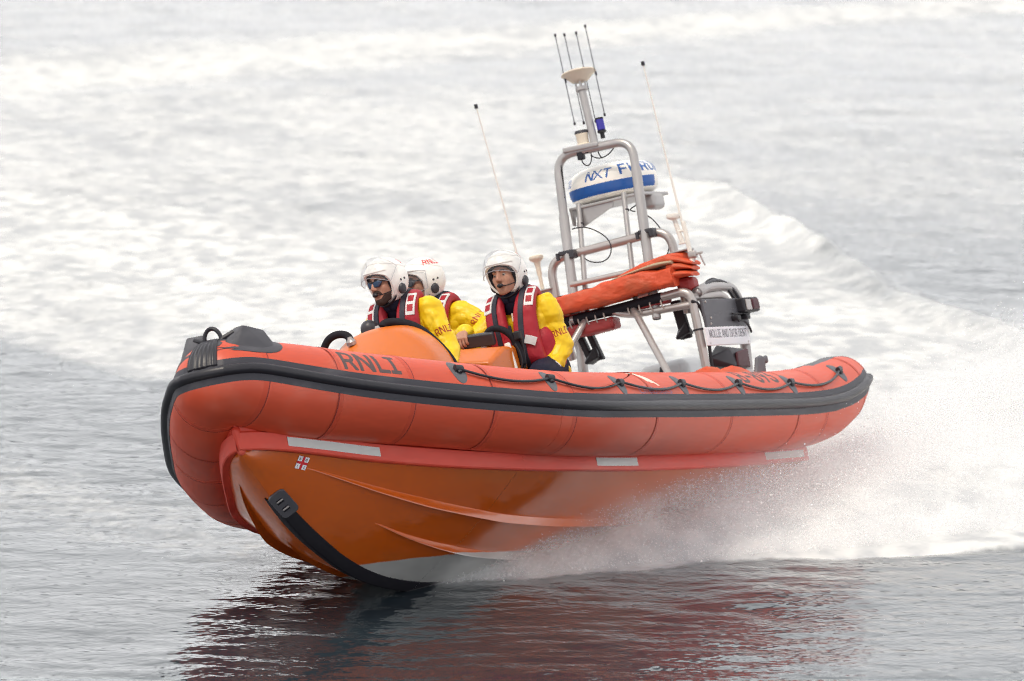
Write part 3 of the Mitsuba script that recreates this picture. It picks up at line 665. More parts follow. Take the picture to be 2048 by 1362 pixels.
for pts in ([(1.42, -.20, 1.525), (1.42, -.1, 1.515), (1.42, -.022, 1.47), (1.42, .05, 1.375), (1.42, .02, 1.284), (1.42, -.08, 1.271), (1.42, -.15, 1.315)],
            [(1.3, .27, 1.53), (1.3, .34, 1.47), (1.3, .385, 1.39), (1.3, .415, 1.281), (1.3, .35, 1.193), (1.3, .27, 1.24)],
            [(1.27, -.25, 2.0), (1.28, -.24, 1.95), (1.29, -.245, 1.86), (1.31, -.25, 1.75)],
            [(1.24, -.08, 2.02), (1.24, -.09, 1.95), (1.24, -.06, 1.935), (1.24, -.03, 1.97), (1.24, -.03, 2.02)],
            [(1.24, -.03, 2.0), (1.24, .01, 1.97), (1.24, .06, 1.965), (1.24, .12, 1.99), (1.24, .16, 2.03)],
            [(1.22, .02, 2.02), (1.22, .035, 1.97), (1.22, .05, 1.965)],
            [(1.0, .12, 1.72), (1.02, .16, 1.63), (1.06, .11, 1.60), (1.1, .15, 1.57)]):
    add(MF + '__cable', sweep(spl(pts, 30), .0042, 6), 'm_black', True)
add(MF + '__top_plate', put(rbox([.10, .26, .035], .008), axes((1.245, -.075, 2.062), [1, 0, 0], [0, 1, -.03])), 'm_alu', 40)
add(MF + '__junction', cat(put(rbox([.05, .045, .06], .008), axes((1.25, -.095, 2.01), [1, 0, 0], [0, 1, 0])), put(rbox([.04, .03, .03], .006), axes((1.25, -.04, 2.03), [1, 0, 0], [0, 1, 0]))), 'm_black', 40)
add(MF + '__white_light', lathe_at([(0, .042), (.036, .042), (.042, .036), (.044, .028), (.042, .02), (.040, -.04), (.046, -.046), (.046, -.055), (0, -.055)], (1.22, -.072, 2.13), (0, 0, 1)), 'm_cream', 40)
kk = add(MF + '__white_light_cap', lathe_at([(0, .014), (.040, .014), (.0475, .004), (.0475, -.008), (0, -.008)], (1.22, -.072, 2.165), (0, 0, 1)), 'm_plastic', 40)
add(MF + '__blue_light', lathe_at([(0, .045), (.022, .045), (.027, .038), (.028, -.03), (.02, -.036), (0, -.036)], (1.18, .06, 2.185), (0, 0, 1)), 'm_blueglass', 40); 
say(MF + '__blue_light', 'small blue flashing beacon beside the mast pole')
add(MF + '__blue_light_base', cat(lathe_at([(0, -.03), (.03, -.036), (.03, -.05), (.015, -.055), (.015, -.09), (0, -.09)], (1.18, .06, 2.185), (0, 0, 1)), lathe_at([(0, .053), (.026, .053), (.029, .042), (0, .042)], (1.18, .06, 2.185), (0, 0, 1))), 'm_black', 40)
add(MF + '__mast_pole', cat(sweep([(1.225, .01, 2.06), (1.165, -.028, 2.47)], .027, 14)), 'm_alu', True)
add(MF + '__mast_collar', cat(lathe_at([(.0, .012), (.042, .012), (.042, -.012), (0, -.012)], (1.168, -.026, 2.455), (-.14, -.09, 1)), *[sweep([(1.168 + .032 * math.cos(a), -.026 + .032 * math.sin(a), 2.46), (1.165 + .032 * math.cos(a), -.028 + .032 * math.sin(a), 2.52)], .006, 6) for a in (0.3, 1.9, 3.4, 5.0)]), 'm_alu', 40)
add(MF + '__antenna_dish', lathe_at([(0, .03), (.055, .03), (.085, .022), (.118, .012), (.122, .004), (.112, -.004), (.085, -.024), (.06, -.05), (.035, -.058), (0, -.058)], (1.155, -.03, 2.56), (-.14, -.06, 1), 36), 'm_cream', 40)
for (x, y), dz in zip(((1.20, -.115), (1.10, -.088), (1.12, .006), (1.21, .115)), (0, .0, -.01, 0.01)):
    a_ = add(MF + '__direction_antenna', cat(sweep([(x + .01, y + .005, 2.235 + dz), (x - .005, y - .01, 2.85 + dz)], .0029, 6), lathe_at([(0, .014), (.007, .012), (.007, -.012), (0, -.014)], (x, y, 2.53), (0, 0, 1))), 'm_plastic', 40)
    add(MF + '__antenna_tip', cat(lathe_at([(0, .01), (.0075, .008), (.0075, -.01), (0, -.012)], (x + .01, y + .005, 2.235 + dz), (0, 0, 1)), lathe_at([(0, .01), (.0075, .008), (.0075, -.01), (0, -.012)], (x - .005, y - .01, 2.85 + dz), (0, 0, 1))), 'm_black', 40)
# radar platform and dome
add(MF + '__radar_shelf', put(rbox([.50, .54, .022], .006), axes((.98, .0, 1.672), [1, 0, 0], [0, 1, 0])), 'm_alu', 40)
add(MF + '__shelf_bracket', put(prism(Polygon([(-.24, 0), (.26, 0), (.26, -.10), (.23, -.105), (.20, -.045), (-.2, -.02)]), .012), axes((1.0, -.24, 1.66), [1, 0, 0], [0, 0, 1])), 'm_alu', 40)
add(MF + '__shelf_bracket', put(prism(Polygon([(-.14, .0), (.12, .0), (.11, -.03), (-.13, -.125), (-.17, -.125), (-.17, -.10)]), .014), axes((1.2, -.07, 1.66), [0, 1, 0], [0, 0, 1])), 'm_alu', 40)
add(MF + '__shelf_bracket', put(rbox([.2, .09, .11], .03), axes((.95, .24, 1.62), [1, 0, 0], [0, 1, 0])), 'm_alu', 40)
RC = np.array([.90, -.045, 1.815])
Rr = .292
dprof = [(0, .135), (.10, .132), (.18, .121), (.235, .100), (.268, .075), (.284, .045), (.290, .0), (.290, -.02), (.287, -.06), (.276, -.09), (.25, -.112), (.2, -.125), (0, -.125)]
dprof = [(r * 1.05, z * 0.97) for r, z in dprof]
RD = B + '__radar_dome'
add(RD, lathe_at(dprof, RC, (0, 0, 1), 64), 'm_radome', 50); say(RD, 'white round radar dome with blue lettering and a blue band')
bp = [(.2930, -.012), (.2930, -.02), (.2905, -.06), (.2845, -.078), (.281, -.088)]
bp = [(r * 1.05, z * 0.97) for r, z in bp]
aa = np.linspace(math.radians(-62), math.radians(88), 60)
v = np.array([[RC + [r * math.cos(a), r * math.sin(a), z - (0.03 if False else 0)] for a in aa] for r, z in bp])
add(RD + '__blue_band', mesh(v.reshape(-1, 3), grid_faces(len(bp), 60)), 'm_blue', True)
def dome_text(text, h, az0, z0, shear=0.0, sx=1.0, bold=True, dr_=0.0015, col='m_blue', fill=None):
    def fn(v):
        xx = v[:, 0] * sx + shear * v[:, 1]; z = z0 + v[:, 1]
        r = np.interp(z, [p[1] for p in dprof[::-1]], [p[0] for p in dprof[::-1]]) + dr_ + v[:, 2]
        a = az0 + xx / .29
        return np.stack([RC[0] + r * np.cos(a), RC[1] + r * np.sin(a), RC[2] + z], -1)
    return fn
def dome_add(text, h, az, z0, **kw):
    bold = kw.pop('bold', True)
    m_, _ = wrap_text(text, h, dome_text(text, h, math.radians(az), z0, **kw), bold)
    return add(RD + '__lettering', m_, 'm_blue', False)
dome_add('N', .062, -18, .018, shear=.3, sx=1.15)
dome_add('X', .062, -5.0, .018, shear=.1, sx=1.35, bold=False)
dome_add('T', .062, 8, .018, shear=.3, sx=1.1)
dome_add('FURUNO', .070, 30, .022, sx=1.3)
dome_add('10', .055, -64, .01, sx=.9)
# whip aerials and their brackets, GPS domes
for base, top_, lab in (((1.45, -.58, .98), (1.45, -.69, 2.48), 'whip'), ((1.45, .605, 1.20), (1.45, .552, 2.49), 'whip')):
    k = add(B + '__whip_aerial', sweep([base, np.array(base) * .6 + np.array(top_) * .4, top_], [.010, .0085, .0055], 8), 'm_whitepaint', True)
    add(k + '__tip', lathe_at([(0, .018), (.012, .016), (.013, -.012), (0, -.014)], top_, np.array(top_) - base), 'm_black', 40)
k = add(B + '__aerial_mount', cat(sweep([(1.45, .545, 1.445), (1.45, .57, 1.26)], .016, 10), lathe_at([(0, .02), (.045, .016), (.05, 0), (.045, -.014), (.018, -.025), (0, -.026)], (1.45, .545, 1.45), (0, .1, 1)), sweep([(1.45, .605, 1.40), (1.45, .612, 1.12)], .016, 10), put(rbox([.03, .07, .012], .004), axes((1.45, .58, 1.34), [1, 0, 0], [0, 1, 0])), put(rbox([.03, .07, .012], .004), axes((1.45, .58, 1.26), [1, 0, 0], [0, 1, 0]))), 'm_whitepaint', 40)
add(k + '__ratchet', cat(put(rbox([.05, .06, .05], .012), axes((1.45, .625, 1.17), [1, 0, 0], [0, 1, 0])), sweep([(1.46, .64, 1.17), (1.46, .70, 1.17)], .009, 6), sweep([(1.46, .68, 1.16), (1.46, .70, 1.08)], .006, 6)), 'm_steel', 40)
add(B + '__bracket', put(rbox([.09, .16, .012], .004), axes((1.40, .53, 1.215), [1, 0, 0], [0, 1, 0])), 'm_alu', 40)
add(B + '__bracket', put(rbox([.012, .07, .16], .004), axes((1.38, .575, 1.13), [1, 0, 0], [0, 1, 0])), 'm_alu', 40)
k = add(B + '__gps_aerial', cat(lathe_at([(0, .022), (.035, .020), (.048, .012), (.05, 0), (.046, -.012), (.024, -.028), (.018, -.06), (.017, -.12), (0, -.12)], (1.32, -.535, 1.40), (0, 0, 1)), lathe_at([(0, 0), (.0125, 0), (.0125, -.10), (0, -.10)], (1.32, -.535, 1.285), (0, 0, 1))), 'm_cream', 40)
add(B + '__bracket', cat(put(rbox([.10, .16, .012], .004), axes((1.32, -.535, 1.175), [1, 0, 0], [0, 1, 0])), put(rbox([.02, .13, .13], .004), axes((1.30, -.53, 1.11), [1, 0, 0], [0, 1, 0]))), 'm_alu', 40)
# ------------------------------------------------------------------ the folded righting bag on the frame
BG = 'righting_bag'
def lumpy(m, amp, fr, seed):
    v = np.array(m.vertices); n = np.array(mesh(m.vertices, m.faces).vertex_normals)
    v += n * ((meshkit.fbm(v * fr, 3, seed) - .5) * 2 * amp)[:, None]
    return mesh(v, m.faces)
def roll(pts, rz, rx, n=70, sides=26, pw=2.6, amp=.012, seed=1):
    p = spl(pts, n); rz = np.interp(np.linspace(0, 1, n), np.linspace(0, 1, len(rz)), rz); rx = np.interp(np.linspace(0, 1, n), np.linspace(0, 1, len(rx)), rx)
    a = np.arange(sides) * 2 * np.pi / sides
    ca = np.sign(np.cos(a)) * np.abs(np.cos(a)) ** (2 / pw); sa = np.sign(np.sin(a)) * np.abs(np.sin(a)) ** (2 / pw)
    rg = p[:, None] + np.stack([rx[:, None] * ca[None], 0 * rx[:, None] * ca[None], rz[:, None] * sa[None]], -1)
    v = np.vstack([rg.reshape(-1, 3), p[0], p[-1]]); j = np.arange(sides); kk = (j + 1) % sides; e = (n - 1) * sides; N = n * sides
    m = mesh(v, np.vstack([grid_faces(n, sides, True), np.stack([kk, j, np.full(sides, N)], 1), np.stack([e + j, e + kk, np.full(sides, N + 1)], 1)]))
    if m.volume < 0: m.invert()
    return lumpy(m, amp, np.array([9, 5, 12.]), seed)
say(BG, 'orange folded fabric bag lying across the roll frame behind the crew', 'bag')
k = add(BG + '__lower_fold', roll([(1.46, -.62, 1.025), (1.46, -.3, 1.035), (1.46, .05, 1.045), (1.46, .30, 1.06), (1.47, .50, 1.05)], [.055, .070, .074, .074, .062], [.13, .16, .17, .16, .13], pw=4.6, amp=.036, seed=1), 'm_bag', 50)
k = add(BG + '__upper_fold', roll([(1.38, -.02, 1.10), (1.37, .15, 1.135), (1.36, .32, 1.165), (1.36, .47, 1.185), (1.36, .56, 1.165)], [.012, .026, .034, .036, .028], [.10, .13, .14, .13, .10], pw=3.4, amp=.018, seed=2), 'm_bag', 50)
k = add(BG + '__lining', roll([(1.47, .04, 1.115), (1.47, .2, 1.133), (1.47, .38, 1.148), (1.46, .5, 1.145)], [.010, .014, .016, .012], [.10, .125, .125, .10], amp=.006, seed=5), 'm_baglining', 50)
for j, (z0, z1, dx) in enumerate(((1.17, 1.125, .0), (1.115, 1.09, .02), (1.06, 1.05, .05))):
    add(BG + '__end_fold', roll([(1.40 + dx, .46, z0), (1.40 + dx, .54, (z0 + z1) / 2 + .004), (1.41 + dx, .60, z1), (1.42 + dx, .625, z1 - .012)], [.032, .026, .02, .012], [.13, .12, .11, .08], n=24, amp=.010, seed=7 + j), 'm_bag', 45)
add(BG + '__hanging_flap', lumpy(trimesh.remesh.subdivide_to_size(rbox([.16, .26, .075], .02).vertices, rbox([.16, .26, .075], .02).faces, .03, ) and mesh(*trimesh.remesh.subdivide_to_size((rbox([.16, .34, .08], .02).vertices + [1.45, -.17, .838]), rbox([.16, .34, .08], .02).faces, .03)), .01, 8, 3), 'm_bagred', 40)
add(BG + '__end_flap', lumpy(mesh(*trimesh.remesh.subdivide_to_size((rbox([.14, .12, .10], .03).vertices + [1.40, .53, .985]), rbox([.14, .12, .10], .03).faces, .03)), .01, 9, 4), 'm_bagred', 40)
for j, y in enumerate(np.r_[np.linspace(-.5, -.06, 8), np.linspace(.12, .36, 4)]):
    add(BG + '__lace', sweep(spl([(1.49, y, .925), (1.535, y + .006, .905), (1.535, y + .012, .872), (1.49, y + .02, .852)], 12), .0055, 6), 'm_cord', True)
add(BG + '__lacing_strip', lumpy(mesh(*trimesh.remesh.subdivide_to_size((rbox([.1, .95, .07], .02).vertices + [1.46, -.07, .925]), rbox([.1, .95, .07], .02).faces, .04)), .008, 8, 6), 'm_bagred', 40)
# ------------------------------------------------------------------ stern fittings
k = add(B + '__equipment_board', put(rbox([.80, .022, .20], .008), axes((1.09, .628, .765), [1, 0, 0], [0, 1, 0])), 'm_board', 40)
add(k + '__bolt', cat(*[lathe_at([(0, .006), (.008, .005), (.008, -.002), (0, -.002)], (x, .641, z), (0, 1, 0), 8) for x, z in ((1.44, .845), (.86, .845), (1.42, .69), (1.40, .73))]), 'm_steel', 40); labels[k + '__bolt'] = {'kind': 'stuff'}
add(k + '__arm', cat(put(rbox([.32, .012, .01], .003), axes((.86, .655, .75), [1, 0, .02], [0, 1, 0])), put(rbox([.07, .05, .035], .01), axes((.98, .66, .72), [1, 0, 0], [0, 1, 0])), put(rbox([.07, .05, .035], .01), axes((.80, .66, .725), [1, 0, 0], [0, 1, 0])), sweep(spl([(.95, .66, .70), (.85, .67, .69), (.75, .66, .62)], 12), .008, 6)), 'm_black', 40)
k = add(B + '__name_board', put(rbox([.80, .014, .125], .005), axes((1.165, .640, .605), [1, 0, 0.0], [0, 1, 0])), 'm_sign', 40); say(k, 'white name board lettered MOLLIE AND IVOR DENT below the grey panel')
tm = meshkit.text_mesh('MOLLIE AND IVOR DENT', .056, .0015, False); bw = tm.bounds[1][0]
tv = np.array(tm.vertices); tv[:, 0] *= .70 / bw
add(k + '__lettering', put(mesh(tv, tm.faces), np.array([[-1, 0, 0, 1.515], [0, 0, 1, .6485], [0, 1, 0, .594], [0, 0, 0, 1.0]])), 'm_ink', False)
add(k + '__screw', cat(*[lathe_at([(0, .003), (.007, .003), (.007, -.002), (0, -.002)], (x, .6475, z), (0, 1, 0), 8) for x, z in ((1.52, .56), (.81, .56))]), 'm_steel', 40); labels[k + '__screw'] = {'kind': 'stuff'}
k = add(B + '__stern_lamp', hullpts([(.62, .62, .77), (.62, .69, .77), (.62, .62, .845), (.62, .69, .845), (.86, .62, .77), (.86, .68, .77), (.86, .62, .845), (.86, .68, .845)], .014, 10), 'm_black', 40)
add(k + '__lens', hullpts([(.63, .70, .78), (.63, .70, .835), (.73, .70, .78), (.73, .70, .835)], .012, 10), 'm_redlens', 40)
add(k + '__plate', put(rbox([.09, .01, .075], .003), axes((.80, .70, .805), [1, 0, 0], [0, 1, 0])), 'm_steel', 40)
k = add(B + '__loudhailer', hullpts([(1.30, .56, .43), (1.32, .56, .47), (1.18, .56, .535), (.96, .56, .52), (.93, .58, .44), (1.15, .60, .385), (1.0, .66, .39), (1.0, .66, .49), (1.22, .66, .40), (1.2, .64, .50)], .02, 10), 'm_plastic', 35)
add(k + '__face', hullpts([(1.19, .683, .395), (1.17, .683, .475), (.985, .683, .385), (.975, .683, .495)], .01, 8), 'm_redlens', 40)
add(k + '__foot', cat(sweep([(.95, .6, .30), (.95, .6, .40)], .05, 14), put(rbox([.3, .10, .05], .02), axes((1.0, .62, .345), [1, 0, 0], [0, 1, 0]))), 'm_steel', 40)
for (y0, z0), (y1, z1), dbl in (((-.405, .90), (-.345, .665), True), ((.335, .87), (.350, .69), False)):
    bars = [put(rbox([.06, .045, .27], .01), axes(((1.2 + 1.2) / 2, (y0 + y1) / 2, (z0 + z1) / 2 + .01), None, None, None) if False else axes((1.2, (y0 + y1) / 2, (z0 + z1) / 2), [1, 0, 0], None, [0, y0 - y1, z0 - z1]) if False else np.array([[1, 0, 0, 1.2], [0, 1, (y0 - y1) / (z0 - z1), (y0 + y1) / 2], [0, 0, 1, (z0 + z1) / 2], [0, 0, 0, 1.0]]))]
    if dbl: bars.append(put(bars[0], np.array([[1, 0, 0, 0], [0, 1, 0, .075], [0, 0, 1, -.012], [0, 0, 0, 1.0]])))
    else: bars.append(put(bars[0], np.array([[1, 0, 0, 0], [0, 1, 0, .028], [0, 0, 1, 0], [0, 0, 0, 1.0]])))
    yy = y1 + (.03 if dbl else .015)
    bars.append(hullpts([(1.16, yy - .05, z1 + .03), (1.16, yy + .03, z1 - .01), (1.16, yy - .035, z1 - .035), (1.26, yy + .04, z1 + .05), (1.26, yy - .04, z1 - .03), (1.26, yy + .045, z1 - .005)], .012, 8))
    add(B + '__hanging_strut', cat(*bars), 'm_black', 40)
k = add(B + '__engine_cowl', to_tm(m3.Manifold.batch_hull([ball(q, .07, 18) for q in [(.05, -.40, .53), (.05, -.16, .53), (-.32, -.40, .55), (-.32, -.16, .55), (.1, -.42, .25), (.1, -.14, .25), (-.40, -.42, .25), (-.40, -.14, .25)]])), 'm_engine', 60)
add(k + '__leg', hullpts([(-.1, -.28, .25), (-.3, -.28, .25), (-.2, -.28, -.9), (-.35, -.28, -.85)], .05, 10), 'm_plastic', 40)
add(k + '__badge', hullpts([(.145, -.27, .56), (.15, -.22, .52), (.162, -.30, .46), (.166, -.20, .44)], .006, 6), 'm_black', 40)
k = add(B + '__mooring_cleat', cat(hullpts([(1.60, 1.0, .25), (1.75, 1.0, .25), (1.66, 1.0, .375), (1.60, 1.0, .385), (1.56, 1.0, .375)], .017, 10), hullpts([(1.58, 1.0, .37), (1.50, 1.0, .385), (1.50, 1.0, .36)], .015, 10), hullpts([(1.42, 1.0, .255), (1.8, 1.0, .24), (1.42, .96, .25), (1.8, .96, .25)], .014, 8)), 'm_patch', 40)
cl = spl([(2.12, .72, .25), (1.95, .74, .335), (1.80, .76, .30), (1.62, .77, .325), (1.42, .77, .335), (1.2, .79, .27)], 40)
cl = (cl - cl.mean(0)) * [0.72, 1, 0.8] + cl.mean(0) + [0.03, 0, .05]
rows = [cl + [0, -.16, -.07], cl + [0, -.06, -.01], cl, cl + [-.02, .06, -.03], cl + [0, .16, -.12]]
k = add(B + '__cloth', lumpy(mesh(np.stack(rows, 1).reshape(-1, 3), grid_faces(40, 5)), .02, 10, 12), 'm_bag', 40)
say(k, 'loose orange cloth lying inside the port tube near the stern')
# ------------------------------------------------------------------ the crew
mat('m_skin', dirt([0.42, 0.215, 0.145], 0.25, 30), 0.5, 0.4)
mat('m_beard', (0.055, 0.034, 0.028), 0.8, 0.2)
mat('m_lips', (0.26, 0.09, 0.075), 0.5)
mat('m_eye', (0.30, 0.26, 0.24), 0.3)
mat('m_pupil', (0.02, 0.015, 0.012), 0.2)
jk = mikit.proc(lambda p, n, uv: mikit.fbm(p.x * 17, p.y * 17, p.z * 13, 4))
mat('m_jacket', dirt([0.78, 0.53, 0.008], 0.12, 8), 0.42, 0.4, bump=(jk, 0.010))
mat('m_vest', dirt([0.34, 0.012, 0.024], 0.2, 10), 0.55, 0.4, bump=(jk, 0.010))
mat('m_webbing', (0.016, 0.016, 0.03), 0.6)
mat('m_navy', dirt([0.012, 0.012, 0.028], 0.3, 20), 0.75, 0.2)
mat('m_cuff', (0.030, 0.030, 0.038), 0.6)
mat('m_reflect', (0.62, 0.60, 0.60), 0.4)
mat('m_helmet', dirt([0.80, 0.79, 0.75], 0.08, 9), 0.3, 0.5, coat=0.5)
mat('m_lining', (0.012, 0.012, 0.018), 0.85)
mat('m_shades', (0.015, 0.05, 0.12), 0.08, 0.8, metal=0.4, coat=1.0)
mat('m_shades_dark', (0.03, 0.03, 0.04), 0.15, 0.6)
mat('m_sleeve_text', (0.40, 0.07, 0.012), 0.5)
mat('m_red_text', (0.55, 0.035, 0.03), 0.5)
scene['m_visor'] = {'type': 'thindielectric', 'int_ior': 1.45, 'specular_transmittance': {'type': 'rgb', 'value': [0.93, 0.93, 0.94]}, 'specular_reflectance': {'type': 'rgb', 'value': [0.7, 0.7, 0.7]}}
mat('m_visor_edge', (0.35, 0.35, 0.38), 0.3)
def rot(axis, deg):
    return trimesh.transformations.rotation_matrix(math.radians(deg), axis)
def chain(pts, rs, seg=14):
    ms = []
    for a, b, ra, rb in zip(pts[:-1], pts[1:], rs[:-1], rs[1:]):
        ms.append(m3.Manifold.batch_hull([ball(a, ra, seg), ball(b, rb, seg)]))
    return ms
def fuse(ms, edge=0.02, it=12, amp=0.0, fr=12, seed=0):
    u = ms[0]
    for k in ms[1:]: u = u + k
    m = to_tm(u.refine_to_length(edge)); m.merge_vertices()
    trimesh.smoothing.filter_taubin(m, 0.5, 0.52, it)
    return lumpy(m, amp, fr, seed) if amp else m
def creased(m, seed):
    """folds of stiff cloth: broad facets between sharp creases"""
    v = np.array(m.vertices); n = np.array(m.vertex_normals)
    a = np.abs(2 * meshkit.noise(v * [7.5, 7.5, 11], seed) - 1); b = np.abs(2 * meshkit.noise(v * [17, 17, 26], seed + 5) - 1)
    return mesh(v + n * (0.019 * (a ** 0.6 - 0.6) + 0.007 * (b ** 0.7 - 0.5))[:, None], m.faces)
def ik(a, c, l1, l2, hint):
    a, c = np.array(a, float), np.array(c, float); d = c - a; L = np.linalg.norm(d)
    if L > (l1 + l2) * 0.995: c = a + d / L * (l1 + l2) * 0.995; d = c - a; L = np.linalg.norm(d)
    e = d / L; x = (L * L + l1 * l1 - l2 * l2) / (2 * L); h = math.sqrt(max(l1 * l1 - x * x, 0))
    n = np.array(hint, float); n -= e * (n @ e); n /= np.linalg.norm(n)
    return a + e * x + n * h, c
def hand(wrist, fwd, palm, side):
    """palm, four curled fingers and a thumb: fwd along the hand, palm the way the palm faces, side +1 for a left hand"""
    f = np.array(fwd, float); f /= np.linalg.norm(f); p = np.array(palm, float); p -= f * (p @ f); p /= np.linalg.norm(p)
    a = np.cross(f, p) * side; w0 = np.array(wrist, float)                       # a: towards the thumb
    ms = [m3.Manifold.batch_hull([ball(w0, .026, 10), ball(w0 + f * .085 + a * .030, .013, 10), ball(w0 + f * .088 - a * .030, .012, 10), ball(w0 + f * .03 + a * .03, .015, 10)])]
    for j, (off, ln) in enumerate(((.031, 1.0), (.010, 1.1), (-.011, 1.02), (-.031, .82))):
        q = w0 + f * .088 + a * off; ang = 0; pts = [q]
        for seg_, da in ((.040, 50), (.026, 62), (.021, 45)):
            ang += da + 3 * j; d = f * math.cos(math.radians(ang)) + p * math.sin(math.radians(ang)); q = q + d * seg_ * ln; pts.append(q)
        ms += chain(pts, [.0105, .0098, .0090, .0080], 8)
    q = w0 + f * .025 + a * .032
    ms += chain([q, q + f * .035 + a * .022 + p * .012, q + f * .06 + a * .012 + p * .034], [.013, .011, .009], 8)
    return ms
def head_manifold(beard):
    e = lambda c, s: m3.Manifold.sphere(1.0, 28).scale([float(v) for v in s]).translate([float(v) for v in c])
    ms = [e((-.005, 0, .025), (.098, .076, .104)),
          m3.Manifold.batch_hull([ball((.072, .012, -.098), .020), ball((.072, -.012, -.098), .020), ball((.015, .052, -.062), .024), ball((.015, -.052, -.062), .024), ball((.055, .040, -.015), .030), ball((.055, -.040, -.015), .030), ball((.06, 0, .0), .03), ball((.0, .05, .0), .025), ball((.0, -.05, .0), .025)]),
          m3.Manifold.batch_hull([ball((.074, .036, .036), .018), ball((.080, .008, .036), .018), ball((.080, -.008, .036), .018), ball((.074, -.036, .036), .018)]),
          m3.Manifold.batch_hull([ball((.092, 0, .026), .010, 10), ball((.112, 0, -.018), .013, 10), ball((.098, .014, -.024), .009, 10), ball((.098, -.014, -.024), .009, 10), ball((.08, 0, -.03), .012, 10)]),
          m3.Manifold.batch_hull([ball((.086, .020, -.055), .010, 10), ball((.086, -.020, -.055), .010, 10), ball((.091, 0, -.052), .010, 10), ball((.086, 0, -.066), .012, 10)])]
    for s in (1, -1): ms.append(m3.Manifold.batch_hull([ball((-.005, .076 * s, .02), .014, 8), ball((-.012, .08 * s, -.02), .011, 8)]))
    return ms
HP = Polygon([(.24, .055), (.24, .3), (-.3, .3), (-.3, -.085), (-.13, -.10), (-.085, -.112), (-.062, -.145), (-.02, -.160), (.018, -.150), (.042, -.115), (.052, -.06), (.062, -.015), (.085, .025), (.12, .048), (.17, .055)])
from shapely.geometry.polygon import orient
def shell(a, b, c, t, poly):
    o = m3.Manifold.sphere(1.0, 56).scale([a, b, c]) - m3.Manifold.sphere(1.0, 56).scale([a - t, b - t, c - t])
    pr_ = m3.CrossSection([list(map(tuple, orient(poly).exterior.coords[:-1]))]).extrude(0.6).translate([0, 0, -0.3]).rotate([90, 0, 0])
    return to_tm((o ^ pr_).refine_to_length(.02))
